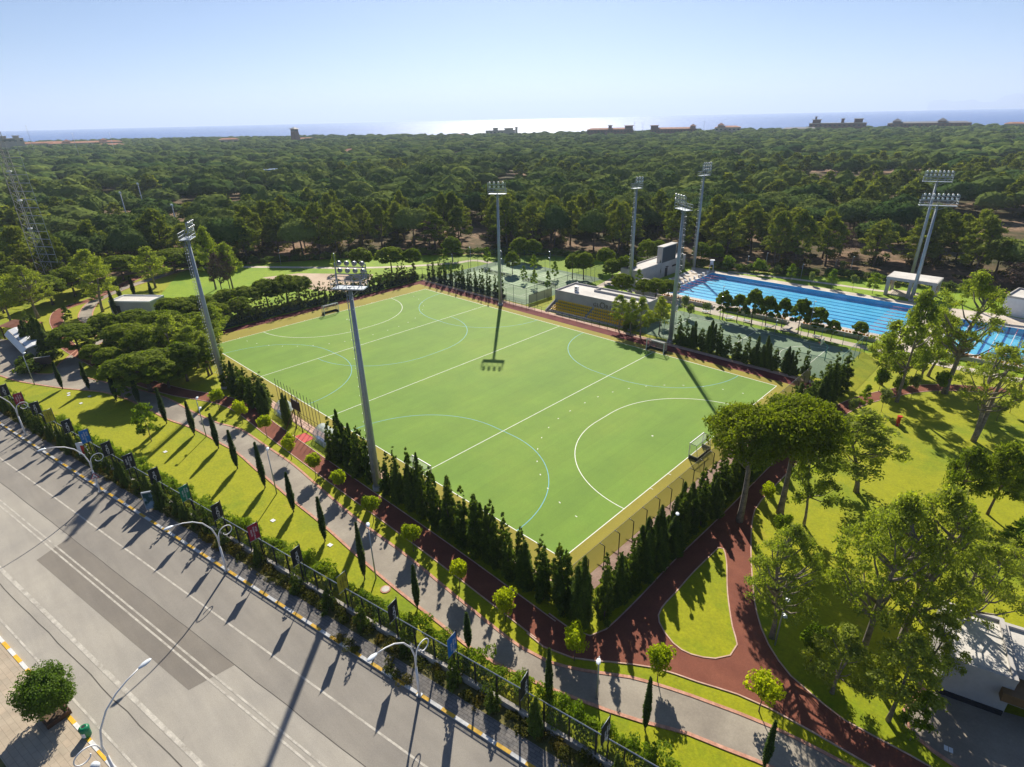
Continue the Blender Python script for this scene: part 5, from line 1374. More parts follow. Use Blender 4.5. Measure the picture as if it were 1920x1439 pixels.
# small furniture on the promenade
for i, (px, py) in enumerate([(1292, 577), (1322, 587), (1365, 600), (1400, 605), (1440, 616), (1474, 621), (1530, 634), (1270, 572)]):
    g = G(px, py); e = empty('sun_lounger', (g.x, g.y, 0.05), R(-10 + 25 * (i % 3)), label='%s grey sun lounger from the left on the promenade' % nth(i), cat='lounger', group='loungers on the promenade')
    MB().box((0, 0, 0.32), (1.3, 0.62, 0.08)).build('seat', M['galv'], e)
    MB().box((0.85, 0, 0.52), (0.7, 0.62, 0.07), M=Matrix.Rotation(-0.6, 3, 'Y')).build('backrest', M['galv'], e)
    for a in (-0.55, 0.5):
        for b in (-0.25, 0.25): MB().box((a, b, 0.14), (0.05, 0.05, 0.28)).build('leg', M['galv'], e)
for i in range(6):
    e = empty('sun_lounger', (45.8, 94.5 + i * 3.8, 0.07), PI, label='%s white sun lounger from the front at the pool head' % nth(i), cat='lounger', group='loungers at the pool head')
    MB().box((0, 0, 0.32), (1.3, 0.62, 0.08)).build('seat', M['white'], e); MB().box((0.85, 0, 0.52), (0.7, 0.62, 0.07), M=Matrix.Rotation(-0.6, 3, 'Y')).build('backrest', M['white'], e)
    for a in (-0.55, 0.5):
        for b in (-0.25, 0.25): MB().box((a, b, 0.14), (0.05, 0.05, 0.28)).build('leg', M['white'], e)
g = G(1333, 509); e = empty('lifeguard_chair', (g.x, g.y, 0.06), R(-60), label='high white chair with a canopy at the far pool corner', cat='lifeguard chair')
for a in (-0.4, 0.4):
    for b in (-0.4, 0.4): MB().bar((a * 1.3, b * 1.3, 0), (a, b, 1.9), 0.08).build('leg', M['white'], e)
MB().box((0, 0, 1.9), (0.9, 0.9, 0.1)).build('seat', M['white'], e); MB().box((-0.4, 0, 2.4), (0.08, 0.9, 0.9)).build('backrest', M['white'], e); MB().box((0, 0, 3.1), (1.4, 1.3, 0.1)).build('canopy', M['white'], e)
MB().bar((-0.4, 0, 2.8), (-0.4, 0, 3.1), 0.06).build('canopy_post', M['white'], e)

# ---- roadside things at the lower left
g = RD(71.3, 16.9); bn_ = empty('litter_bin', tuple(G(165, 1382)[:2]) + (0.13,), 0, label='green round litter bin with a pale notice on the near pavement', cat='litter bin')
MB().lathe([(0.27, 0), (0.31, 0.1), (0.33, 0.7), (0.33, 0.78)], 18).build('body', M['greenp'], bn_)
MB().lathe([(0.35, 0.78), (0.35, 0.86), (0.24, 0.98), (0.12, 1.0), (0.11, 0.93), (0.0, 0.93)], 18).build('lid', M['greenp'], bn_)
MB().lathe([(0.13, 1.0), (0.0, 1.005)], 12).build('opening', M['dark'], bn_)
b = MB(); b.add([(0.34 * math.cos(a), 0.34 * math.sin(a), z) for a in [-0.25 - 0.16 * k for k in range(6)] for z in (0.2, 0.62)], [(2 * i, 2 * i + 1, 2 * i + 3, 2 * i + 2) for i in range(5)], True); b.build('notice', M['white'], bn_)
g = G(106, 1345); tree('citrus', g.x, g.y, 4.5, 3.6, 'dense round dark green tree on the near pavement', var=0, cat='street tree')
pb_ = empty('tree_planter', (g.x, g.y, 0.13), RANG, label='square dark timber planter round the street tree', cat='planter')
for a, d in (((0, 0.72, 0.2), (1.6, 0.16, 0.4)), ((0, -0.72, 0.2), (1.6, 0.16, 0.4)), ((0.72, 0, 0.2), (0.16, 1.28, 0.4)), ((-0.72, 0, 0.2), (0.16, 1.28, 0.4))): MB().box(a, d).build('side_board', M['wood'], pb_)
MB().box((0, 0, 0.12), (1.26, 1.26, 0.2)).build('soil', simple('soil', (0.12, 0.08, 0.05), 0.95), pb_)
g = G(290, 958); ab = empty('advertising_lightbox', (g.x, g.y, 0.05), R(-28), label='framed grey poster cabinet standing before the roadside fence', cat='poster cabinet')
MB().box((0, 0, 1.5), (0.22, 1.5, 2.3)).build('cabinet', M['galv'], ab); MB().box((0.12, 0, 1.5), (0.02, 1.3, 2.0)).build('poster', two('pale_blue_poster', (0.02, 0.07, 0.07), (0.2, 0.3, 0.4), 0.9, 0.45, 0.55), ab)
for s in (-0.55, 0.55): MB().box((0, s, 0.2), (0.12, 0.12, 0.4)).build('leg', M['galv'], ab)
g = G(162, 862); ab = empty('notice_board', (g.x, g.y, 0.05), R(-30), label='pale notice panel with a red mark under the blue banner', cat='notice board')
MB().box((0, 0, 1.5), (0.12, 1.1, 2.2)).build('panel', M['white'], ab); MB().box((0.07, 0.1, 1.5), (0.02, 0.45, 1.3)).build('red_mark', M['red'], ab)
for s in (-0.4, 0.4): MB().box((0, s, 0.2), (0.1, 0.1, 0.4)).build('leg', M['galv'], ab)
g = G(88, 695); ab = empty('signboard', (g.x, g.y, 0.02), R(-20), label='dark signboard on two posts on the lawn by the gate', cat='signboard')
MB().box((0, 0, 1.9), (0.12, 2.3, 1.4)).build('panel', simple('dark_sign', (0.05, 0.035, 0.035), 0.6), ab)
for s in (-1.1, 1.1): MB().box((0, s, 1.3), (0.14, 0.12, 2.6)).build('post', M['wood'], ab)
MB().box((0, 0, 2.64), (0.2, 2.5, 0.1)).build('cap', M['wallc'], ab)
g = G(1682, 798); ab = empty('red_litter_bin', (g.x, g.y, 0.02), R(20), label='red hooded bin standing alone on the right lawn', cat='litter bin')
MB().box((0, 0, 0.85), (0.4, 0.5, 0.9)).build('body', M['red'], ab); MB().box((0.06, 0, 1.4), (0.55, 0.56, 0.16)).build('hood', M['red'], ab); MB().tube([(0, 0, 0), (0, 0, 0.45)], 0.06, 8).build('post', M['red'], ab)
MB().tube([(0, 0, 0), (0, 0, 0.05)], 0.3, 10).build('base_plate', M['red'], ab)
k = 0
mh = empty('manhole_cover', tuple(G(723, 1106)[:2]) + (0.03,), label='round pale manhole with a brick rim on the lawn', cat='manhole cover')
MB().lathe([(0.5, 0), (0.5, 0.05), (0.0, 0.05)], 24, smooth=False).build('rim', M['brick'], mh); MB().lathe([(0.38, 0.0), (0.38, 0.07), (0.0, 0.07)], 24, smooth=False).build('cover', M['concrete'], mh)
for i, (px, py) in enumerate([(129, 738), (129, 742), (152, 757), (168, 744), (310, 848), (512, 977), (619, 1023), (1778, 1406)]):
    g = G(px, py); sc_ = 0.45
    e = empty('ground_cover_plate', (g.x, g.y, 0.03), RANG, label='%s small pale access cover from the left set in the lawn' % nth(i), cat='access cover', group='access covers in the lawn')
    MB().box((-0.14, 0, 0.02), (0.24, 0.42, 0.04)).build('plate', M['white'], e); MB().box((0.14, 0, 0.02), (0.24, 0.42, 0.04)).build('plate', M['white'], e)
# ================================================================ TREES OF THE PARK
T = tree; TP = tree_px
# slim cypresses along the asphalt path (foot, top)
CY = [((117.5, 730), 679), ((167.5, 731), 679), ((219, 752), 694), ((261, 757), 702), ((312.5, 795), 727), ((365, 816), 752), ((409.5, 841), 776), ((445, 879), 807), ((497, 915), 830), ((551, 960), 886),
      ((610, 1015), 932), ((684, 1086), 980), ((783, 1141), 1060), ((879, 1216), 1149), ((1029, 1314), 1216), ((1209, 1369), 1271), ((1432, 1441), 1352)]
for i, (b, t) in enumerate(CY):
    TP('cypress', b[0], b[1], t, 15 + i * 0.8, '%s slim dark cypress from the left along the lower edge of the asphalt path' % nth(i), 'slim cypresses along the asphalt path')
# round headed trees beside the red track: (centre, radius) in the photograph; height about 3.8 m
RT = [((404, 740), 14), ((448, 764), 14), ((494, 789), 15), ((540, 828), 16), ((586, 861), 17), ((633, 892), 17), ((695, 941), 18), ((771, 995), 19), ((859, 1063), 21), ((946, 1122), 23), ((1078, 1195), 25), ((1238, 1231), 26), ((1434, 1288), 31)]
for i, (c, r) in enumerate(RT):
    q = G(c[0], c[1], 2.75 if i < 10 else 2.7); wd = 2.05 * r * PX(q)[2] / FPX
    T('round', q.x, q.y, 2.75 + wd * 0.5, wd * 0.98, '%s bright round-headed tree from the left along the red track' % nth(i), 'round-headed trees along the red track')
# conifer hedges
def hedge(pts, sp, hr, wr, kind, lab, grp, two=0.0):
    P = [Vector(p) for p in pts]; i = 0; d = 0.0
    for a in range(len(P) - 1):
        L = (P[a + 1] - P[a]).length; t = (P[a + 1] - P[a]).normalized(); nn = Vector((-t.y, t.x))
        while d < L:
            q = P[a] + t * d + nn * (two * (1 if i % 2 else -1) + RND.uniform(-0.2, 0.2))
            T(kind, q.x, q.y, RND.uniform(*hr), RND.uniform(*wr), lab % nth(i), grp, lean=(RND.uniform(-0.03, 0.03), RND.uniform(-0.03, 0.03)))
            d += sp * RND.uniform(0.85, 1.15); i += 1
        d -= L
hedge([(56.6, -5.0), (65.4, -5.0)], 1.1, (5.8, 7.9), (1.9, 2.6), 'conifer', '%s conifer from the left in the hedge left of the near floodlight mast', 'near touchline conifer hedge', 0.45)
hedge([(69.0, -5.0), (98.0, -5.0)], 1.16, (5.3, 7.8), (1.9, 2.6), 'conifer', '%s conifer from the mast in the hedge down to the bottom corner', 'near touchline conifer hedge', 0.4)
hedge([(98.7, -3.6), (98.8, 40)], 1.15, (4.9, 6.9), (1.9, 2.5), 'conifer', '%s conifer from the bottom corner in the hedge behind the near end line', 'near end conifer hedge', 0.35)
hedge([(98.4, 41), (99, 61.5)], 1.6, (5.5, 7.0), (2.4, 3.0), 'conifer', '%s conifer from the umbrella pines in the dark hedge by the right corner', 'right corner conifer hedge', 0.7)
hedge([(69.8, 61.6), (94.8, 61.3)], 1.75, (3.9, 6.4), (1.6, 2.5), 'conifer', '%s conifer from the left between pitch and sports court', 'conifer row at the sports court')
hedge([(24, -5.4), (37, -5.2)], 1.6, (4.6, 6.2), (2.4, 3.2), 'conifer', '%s bushy conifer right of the left floodlight mast', 'conifers left of the dugouts', 0.6)
hedge([(43.4, -5.2), (44.4, -5.2)], 1.5, (5.2, 5.6), (1.7, 2.0), 'conifer', '%s lone conifer left of the scoreboard frame', 'conifers left of the dugouts')
hedge([(-7, 62.2), (22.6, 61.8)], 1.22, (5.0, 7.0), (1.25, 1.75), 'thincon', '%s slim conifer from the far left corner before the tennis courts', 'slim conifers before the tennis courts', 0.25)
hedge([(-9.4, -2), (-9.6, 60)], 1.35, (3.6, 6.2), (1.8, 2.8), 'ragged', '%s slim conifer from the left behind the far end windbreak', 'slim conifers behind the far end', 0.2)
hedge([(57.8, 62.4), (57.9, 64.2)], 1.6, (3.4, 3.8), (2.0, 2.4), 'conifer', '%s low conifer at the left corner of the sports court', 'conifers by the sports court corner')

# right hand park
def pine(kind, bx, by, ty, w_, lab, **kw): return TP(kind, bx, by, ty, w_, lab, None, **kw)
pine('stone_big', 1386, 978, 750, 172, 'big umbrella pine with forked pale trunk beside the near goal corner', var=0, rz=2.3)
pine('stone_big', 1462, 963, 735, 178, 'big umbrella pine just right of the forked one', var=1, rz=0.7)
pine('aleppo', 1605, 923, 775, 165, 'leaning grey-green pine right of the two big umbrella pines', var=0, lean=(0.02, 0.08))
pine('aleppo', 1507, 985, 815, 95, 'thin grey-green pine below the second umbrella pine', var=1)
pine('parkpine', 1792, 957, 842, 78, 'left one of two round pines standing together on the right lawn', var=0)
pine('parkpine', 1851, 965, 834, 88, 'right one of two round pines standing together on the right lawn', var=1)
pine('aleppo_open', 1825, 828, 650, 135, 'stout pine with an S-bent trunk at the right edge of the lawn', var=0, rz=1.2)
pine('aleppo_open', 1770, 738, 512, 150, 'tall forked pine in front of the second pool', var=1, rz=0.4)
pine('aleppo', 1681, 754, 545, 105, 'tall wavy-trunked pine below the right end of the long pool', var=2)
pine('aleppo', 1652, 722, 600, 88, 'small crooked pine left of the wavy-trunked one', var=3)
pine('aleppo', 1725, 715, 575, 70, 'straight pine with a thin crown between the two pools', var=1)
pine('aleppo', 1740, 706, 590, 92, 'pine leaning right in front of the second pool corner', var=0, lean=(0.06, 0.1))
pine('aleppo', 1912, 730, 610, 80, 'pine with sparse crown at the right edge above the red track', var=2)
pine('aleppo_big', 1920, 1136, 985, 130, 'pine cut by the right edge of the picture near the service building', var=2)
pine('aleppo_big', 1612, 1235, 930, 215, 'great light green pine in the lower right, left trunk of the group', var=0, rz=0.3)
pine('aleppo_big', 1682, 1222, 915, 230, 'great light green pine in the lower right, middle trunk of the group', var=1, rz=2.1)
pine('aleppo_open', 1787, 1215, 1020, 165, 'great pine growing right against the service building', var=2, rz=4.0)
pine('aleppo_big', 1447, 1196, 985, 160, 'grey-green pine leaning over the red track on the lower right', var=2, rz=5.0)
pine('aleppo', 1665, 1352, 1195, 150, 'low spreading pine left of the service yard', var=3)
pine('aleppo', 1560, 1300, 1180, 130, 'low bushy pine beside the red track bend, lower right', var=1)
pine('aleppo', 1722, 1290, 1150, 110, 'dense pine between the great pines and the service building', var=0)
pine('sapling', 1706, 1388, 1298, 62, 'young broad-leaved tree in the shade left of the service yard', var=0)
SM = [('round_dark', 1647, 735, 690, 26), ('round_dark', 1685, 716, 676, 24), ('round_dark', 1682, 748, 703, 24), ('grey', 1708, 745, 700, 22), ('round_dark', 1716, 706, 664, 36), ('round_dark', 1757, 740, 695, 28), ('grey', 1652, 772, 726, 22),
      ('sapling', 1618, 770, 722, 26), ('grey', 1595, 782, 746, 18), ('grey', 1868, 790, 750, 24), ('grey', 1893, 775, 730, 22), ('round', 1436, 948, 905, 28), ('round_dark', 1464, 1015, 962, 32), ('sapling', 1799, 1024, 952, 36),
      ('round_dark', 1520, 1240, 1175, 52), ('grey', 1712, 1080, 1040, 24), ('sapling', 1906, 1035, 970, 60)]
for i, (kd, bx, by, ty, w_) in enumerate(SM):
    TP(kd, bx, by, ty, w_, '%s small planted tree in the right park counted in reading order of its foot' % nth(sorted(range(len(SM)), key=lambda k: SM[k][2]).index(i)), 'small planted trees in the right park')
sn = empty('dead_tree', tuple(G(1650, 680)[:2]) + (0,), 0.4, label='short leafless leaning trunk near the court fence corner', cat='dead tree')
MB().tube([(0, 0, 0), (0.3, 0.2, 1.5), (0.9, 0.3, 3.0)], [0.25, 0.2, 0.12], 7).tube([(0.3, 0.2, 1.5), (-0.3, 0.5, 2.4)], [0.12, 0.05], 6).build('trunk', M['bark'], sn)
# left hand park: pines read off the photograph (kind, foot x, foot y, top y, crown width)
LP = [('stone', 152, 670, 607, 74), ('stone', 207, 650, 587, 58), ('stone', 182, 687, 644, 40), ('stone', 217, 707, 650, 52), ('stone', 245, 667, 604, 70), ('stone', 262, 636, 580, 60), ('stone', 300, 642, 582, 66),
      ('stone', 283, 735, 657, 110), ('stone', 318, 728, 668, 76), ('aleppo', 335, 690, 590, 90), ('aleppo', 372, 690, 612, 80), ('stone', 322, 640, 580, 60), ('aleppo', 392, 668, 590, 70),
      ('stone', 352, 715, 640, 70), ('stone', 392, 705, 640, 60), ('stone', 350, 612, 556, 60), ('stone', 382, 606, 552, 56), ('stone', 432, 590, 541, 50), ('stone', 466, 585, 536, 52), ('stone', 503, 575, 522, 48),
      ('stone', 540, 568, 514, 50), ('stone', 562, 562, 516, 44), ('aleppo', 410, 640, 570, 60), ('sapling', 233, 752, 712, 30),
      ('aleppo', 193, 585, 468, 86), ('aleppo_big', 72, 597, 498, 92), ('aleppo', 23, 610, 505, 70), ('aleppo', 292, 540, 462, 70), ('aleppo', 405, 543, 425, 56), ('aleppo', 437, 543, 455, 56), ('bare', 418, 553, 476, 36), ('bare', 432, 545, 470, 34),
      ('sapling', 130, 607, 575, 22), ('sapling', 60, 545, 520, 26), ('sapling', 185, 570, 540, 24), ('grey', 133, 640, 604, 20), ('round', 188, 560, 540, 18), ('cypress', 228, 566, 525, 14), ('cypress', 253, 556, 518, 14), ('cypress', 218, 592, 545, 16),
      ('cypress', 288, 565, 530, 14), ('conifer', 66, 640, 585, 34), ('conifer', 84, 660, 590, 36), ('conifer', 95, 672, 600, 36), ('conifer', 60, 655, 600, 30),
      ('stone', 30, 560, 495, 60), ('stone', 100, 572, 515, 60), ('stone', 142, 556, 498, 60), ('stone', 176, 540, 486, 56), ('stone', 232, 526, 476, 60), ('stone', 330, 512, 464, 56), ('stone', 372, 507, 460, 50), ('stone', 8, 588, 528, 50),
      ('stone', 292, 690, 608, 72), ('stone', 332, 664, 596, 70), ('stone', 376, 648, 584, 66), ('stone', 324, 604, 556, 44), ('aleppo', 355, 672, 592, 70), ('aleppo', 398, 702, 628, 60), ('stone', 455, 600, 556, 40), ('stone', 410, 612, 565, 44)]
idx = sorted(range(len(LP)), key=lambda k: LP[k][1])
for i, (kd, bx, by, ty, w_) in enumerate(LP):
    TP(kd, bx, by, ty, w_ * (1.15 if kd == 'stone' else 1), '%s tree from the left in the left park, %s' % (nth(idx.index(i)), {'stone': 'round dark umbrella pine', 'aleppo': 'loose grey-green pine', 'aleppo_big': 'large loose grey-green pine', 'bare': 'bare brownish crown',
       'sapling': 'young and thin', 'grey': 'small and grey', 'round': 'small and bright', 'cypress': 'narrow dark cypress', 'conifer': 'dark conifer by the gate'}[kd]))
TP('sapling', 284, 828, 757, 48, 'bright sparse young tree standing alone on the lower left lawn', var=1)
for i, (x, y_) in enumerate(((60, 700), (70, 694), (80, 688), (88, 682), (95, 676), (52, 690))):
    g = G(x, y_); shrub('bush', g.x, g.y, 2.4, 3.6, '%s bush of the dark clipped hedge by the gate' % nth(i), 'gate hedge', 'hedge_bush', 'hedge bush')
# trees in front of the forest, top middle and right
MP = [('stone', 681, 510, 463, 43), ('stone', 735, 512, 460, 50), ('stone', 776, 510, 463, 34), ('stone', 849, 490, 442, 38), ('sapling', 835, 492, 468, 14), ('sapling', 914, 500, 464, 16), ('sapling', 630, 512, 475, 16), ('poolpine', 961, 514, 468, 30),
      ('sapling', 1001, 512, 478, 14), ('stone', 975, 490, 443, 36), ('stone', 998, 492, 447, 34), ('stone', 1073, 522, 474, 32), ('stone', 1094, 524, 470, 38), ('stone', 1134, 510, 462, 38), ('stone', 1147, 528, 484, 36), ('stone', 1172, 528, 478, 38),
      ('stone', 1165, 557, 511, 40), ('stone', 1212, 500, 447, 36), ('stone', 1232, 498, 448, 34), ('aleppo', 1160, 621, 553, 46), ('aleppo', 1200, 632, 558, 48), ('aleppo', 1235, 628, 556, 46), ('aleppo', 1182, 628, 560, 40), ('stone', 1228, 566, 520, 42), ('stone', 1252, 562, 522, 38),
      ('stone', 1205, 560, 522, 34), ('sapling', 1040, 524, 490, 16), ('sapling', 982, 530, 498, 14), ('sapling', 1002, 540, 505, 14), ('sapling', 1027, 548, 508, 14), ('sapling', 1196, 545, 505, 18), ('cypress', 1236, 522, 488, 8), ('cypress', 1275, 515, 452, 9), ('stone', 1312, 500, 452, 34), ('stone', 1340, 498, 455, 30)]
idx = sorted(range(len(MP)), key=lambda k: MP[k][1])
for i, (kd, bx, by, ty, w_) in enumerate(MP):
    TP(kd, bx, by, ty, w_, '%s tree from the left around the tennis courts and grandstand, %s' % (nth(idx.index(i)), {'stone': 'round dark pine', 'aleppo': 'light green pine', 'poolpine': 'round pine', 'sapling': 'thin young tree', 'cypress': 'narrow cypress'}[kd]))
RP = [(1354, 600, 542, 33), (1381, 605, 546, 30), (1408, 612, 537, 40), (1435, 612, 551, 34), (1465, 614, 555, 32), (1496, 626, 556, 38), (1526, 631, 568, 38), (1557, 640, 595, 24), (1608, 640, 598, 30)]
for i, (bx, by, ty, w_) in enumerate(RP): TP('poolpine', bx, by, ty, w_, '%s pine from the left in the row between promenade and long pool' % nth(i), 'pine row along the long pool')
FP = [('round_dark', 1364, 507, 479, 22), ('round_dark', 1422, 515, 484, 20), ('sapling', 1482, 528, 495, 20), ('sapling', 1558, 540, 505, 24), ('sapling', 1635, 551, 512, 28), ('grey', 1456, 517, 496, 10), ('grey', 1519, 534, 508, 12), ('grey', 1598, 545, 514, 14), ('grey', 1576, 512, 488, 12),
      ('grey', 1680, 551, 528, 14), ('grey', 1240, 612, 575, 20), ('grey', 1282, 592, 552, 14), ('grey', 1292, 598, 568, 18), ('grey', 1323, 590, 566, 16)]
idx = sorted(range(len(FP)), key=lambda k: FP[k][1])
for i, (kd, bx, by, ty, w_) in enumerate(FP): TP(kd, bx, by, ty, w_, '%s small planted tree from the left around the long pool, %s' % (nth(idx.index(i)), {'round_dark': 'round and green', 'sapling': 'pear-shaped and green', 'grey': 'thin and greyish'}[kd]))

# ---- shrubs along the roadside fence: leafy hedge behind, cypresses and scrub in front
i = 0; s = -14.0
while s < 118:
    s += RND.uniform(0.85, 1.35) if s > 18 else 1.9
    p = RD(s, -4.4 + RND.uniform(-0.35, 0.25)); hh = RND.uniform(1.5, 2.7)
    shrub('hedge', p.x, p.y, hh, RND.uniform(1.35, 2.1), '%s leafy shrub from the left behind the roadside fence' % nth(i), 'leafy shrubs behind the roadside fence'); i += 1
s = -12.0; i = 0
while s < 116:
    s += (RND.uniform(1.9, 3.2) if s < 52 else RND.uniform(3.6, 6.4))
    p = RD(s, -2.2 + RND.uniform(-0.2, 0.2))
    T('conifer', p.x, p.y, RND.uniform(2.6, 4.3), RND.uniform(1.1, 1.7), '%s small dark conifer from the left before the roadside fence' % nth(i), 'small conifers before the roadside fence'); i += 1
s = -10.0; i = 0
while s < 112:
    s += RND.uniform(0.9, 1.5)
    p = RD(s, -2.2 + RND.uniform(-0.45, 0.35))
    shrub('scrub', p.x, p.y, RND.uniform(0.5, 1.15), RND.uniform(1.0, 1.7), '%s patch of low scrub from the left at the foot of the fence wall' % nth(i), 'low scrub along the fence wall', 'low_shrub'); i += 1
for i, (px, py) in enumerate(((637, 1203), (655, 1212), (728, 1258), (742, 1268), (762, 1282), (668, 1222))):
    g = G(px, py); shrub('scrub', g.x, g.y, 0.5, 1.1, '%s weed clump growing out of the roadside pavement' % nth(i), 'weeds on the pavement', 'weed_clump', 'weed', 0.12)

# ================================================================ FOREST
def inside(p, poly):
    x, y = p; c = False; n = len(poly); j = n - 1
    for i in range(n):
        xi, yi = poly[i]; xj, yj = poly[j]
        if ((yi > y) != (yj > y)) and (x < (xj - xi) * (y - yi) / (yj - yi) + xi): c = not c
        j = i
    return c
clear = []
for px, py, r in ((122, 352, 26), (62, 368, 20), (140, 352, 18), (880, 293, 34), (930, 293, 26), (1310, 372, 20), (1330, 376, 18), (1700, 318, 14), (560, 330, 14), (320, 400, 16), (240, 392, 20), (822, 432, 13), (800, 400, 9), (640, 388, 9), (230, 440, 15), (1410, 455, 8), (1640, 470, 12), (1850, 480, 16),
                  (1120, 460, 8), (500, 290, 16), (505, 320, 14)):
    g = G(px, py); clear.append((g.x, g.y, r))
clear.append((hp.x, hp.y, 13)); clear.append((lt_p.x, lt_p.y, 4))
for px, py, a, b in ((122, 350, 24, 9), (60, 366, 12, 7), (880, 292, 60, 18), (930, 293, 30, 14), (1310, 370, 22, 12), (1330, 376, 14, 8), (150, 354, 14, 7)):
    g = G(px, py); sheet('clearing_lawn', [(g.x + a * math.cos(t) * 0.7 + a * 0.15 * math.sin(3 * t), g.y + a * math.sin(t) * 0.7) for t in [2 * PI * k / 18 for k in range(18)]], 0.03, M['lawnb'])
def vnoise(x, y):
    return math.sin(x * 0.031 + 1.3 * math.sin(y * 0.021)) + math.sin(y * 0.037 + 1.7 * math.sin(x * 0.017 + 2)) + 0.7 * math.sin(x * 0.083 + y * 0.061)
def edge_dist(x, y):
    best = 1e9
    for i in range(4, len(park)):
        a = Vector(park[i - 1]); b = Vector(park[i]); p = Vector((x, y)); ab = b - a
        t = max(0, min(1, (p - a).dot(ab) / ab.length_squared)); best = min(best, (p - a - ab * t).length)
    return best
fr_ = random.Random(21)
shoreD = lambda a: np.interp(a, [q[0] for q in SHORE], [q[1] for q in SHORE])
pts = []
D = 60.0
while D < 2250:
    sp = 9.0 + min(7.0, max(0, D - 150) / 80)
    amax = 47
    n = int(2 * R(amax) * D / sp)
    for k in range(n):
        a = -amax + 2 * amax * (k + fr_.uniform(0, 1)) / n
        d = D + fr_.uniform(-0.5, 0.5) * sp
        if d > shoreD(a) - 25: continue
        q = polar(a, d)
        if inside((q.x, q.y), park): continue
        if (Vector((q.x, q.y)) - K0).dot(RN) > -9: continue
        if any((q.x - cx_) ** 2 + (q.y - cy_) ** 2 < r * r for cx_, cy_, r in clear): continue
        if d < 330 and q.x > -30 and edge_dist(q.x, q.y) < 8: continue
        v = vnoise(q.x, q.y)
        if d < 650 and v > (1.9 if (d < 330 and edge_dist(q.x, q.y) < 40) else 1.05) and fr_.random() < 0.8: continue
        if fr_.random() < (0.08 if d < 450 else 0.07): continue
        pts.append((d, a, q.x, q.y))
    D += sp * 0.93
vis = []
for p in pts:
    X_ = PX((p[2], p[3], 6))
    if p[0] < 480 and -60 < X_[0] < 1980: vis.append(p)
vis.sort(key=lambda p: p[0])
NIND = 225
ind = vis[:NIND]; indset = set(id(p) for p in ind)
inds = sorted(ind, key=lambda p: p[0])
ROWS = 9; per = NIND // ROWS
for r_ in range(ROWS):
    row = sorted(inds[r_ * per:(r_ + 1) * per], key=lambda p: PX((p[2], p[3], 0))[0])
    for i, p in enumerate(row):
        ed = edge_dist(p[2], p[3])
        tall = ed < 48 and not (p[1] < -25 and ed > 16) and fr_.random() < 0.8
        w_ = fr_.uniform(9.5, 16) if not tall else fr_.uniform(8.0, 12.0)
        if fr_.random() < 0.05: kd, hh = 'bare', fr_.uniform(8, 10)
        elif tall: kd, hh = 'forest_tall', fr_.uniform(12.5, 17.5)
        else: kd, hh = 'forest_dome', fr_.uniform(9.5, 13.5)
        T(kd, p[2], p[3], hh, w_, '%s tree from the left in the %s row of the forest, %s' % (nth(i), nth(r_), {'bare': 'bare and brownish', 'forest_tall': 'tall grey-green pine', 'forest_dome': 'dark umbrella pine'}[kd]), 'pines of the forest front')
# dark clipped hedge along the forest edge
i = 0
FE = [Vector(q) for q in park[4:]] ; FE = [(131, 124), (118, 131), (104, 138), (81, 136), (69, 128.4), (42, 120.6), (20, 112.6), (2, 107.6), (-22, 90.6), (-45, 69.6), (-62, 43.6), (-79, 21.6)]
FE = [Vector(q) for q in FE]
for a in range(len(FE) - 1):
    L = (FE[a + 1] - FE[a]).length; n = max(1, int(L / 2.9))
    for k in range(n):
        q = FE[a].lerp(FE[a + 1], k / n)
        shrub('bush', q.x + RND.uniform(-.3, .3), q.y + RND.uniform(-.3, .3), RND.uniform(2.0, 2.7), RND.uniform(3.2, 3.9), '%s bush from the right in the long dark hedge before the forest' % nth(i), 'hedge before the forest', 'hedge_bush', 'hedge bush'); i += 1

M['leaf_far2'] = leaf_mat('far_forest_needles', (0.040, 0.080, 0.024), (0.145, 0.188, 0.044), 0.05, spec=0.0)
# --- the rest of the forest, one mass: crowns scattered by geometry nodes inside ONE object
def arrays(me):
    n = len(me.vertices); co = np.empty(n * 3, np.float32); me.vertices.foreach_get('co', co)
    fs = [list(p.vertices) for p in me.polygons]
    at = np.empty(len(me.polygons), np.float32); me.attributes['tint'].data.foreach_get('value', at)
    return co.reshape(-1, 3), fs, at
def lod(kind, seed):
    if kind == 'mid': m_, _ = billow_crown(seed, 4.6, 4.4, 6.0, 22, 0.26, M['leaf_far'], 'l', 500, 0.5, 3)
    elif kind == 'midt': m_, _ = loose_crown(seed, 4.0, 3.4, 12.2, 40, 26, 0.42, M['leaf_forest2'], 'l', 0.27, 0.62, core_r=0.72)
    elif kind == 'far': m_, _ = billow_crown(seed, 4.8, 4.6, 4.8, 14, 0.28, M['leaf_far'], 'l', 60, 0.7, 3, 0.3, 0.6)
    elif kind == 'bush': m_ = shrub_mesh(seed, 1.8, 2.2, 160, 0.42, M['leaf_scrub'])
    return m_
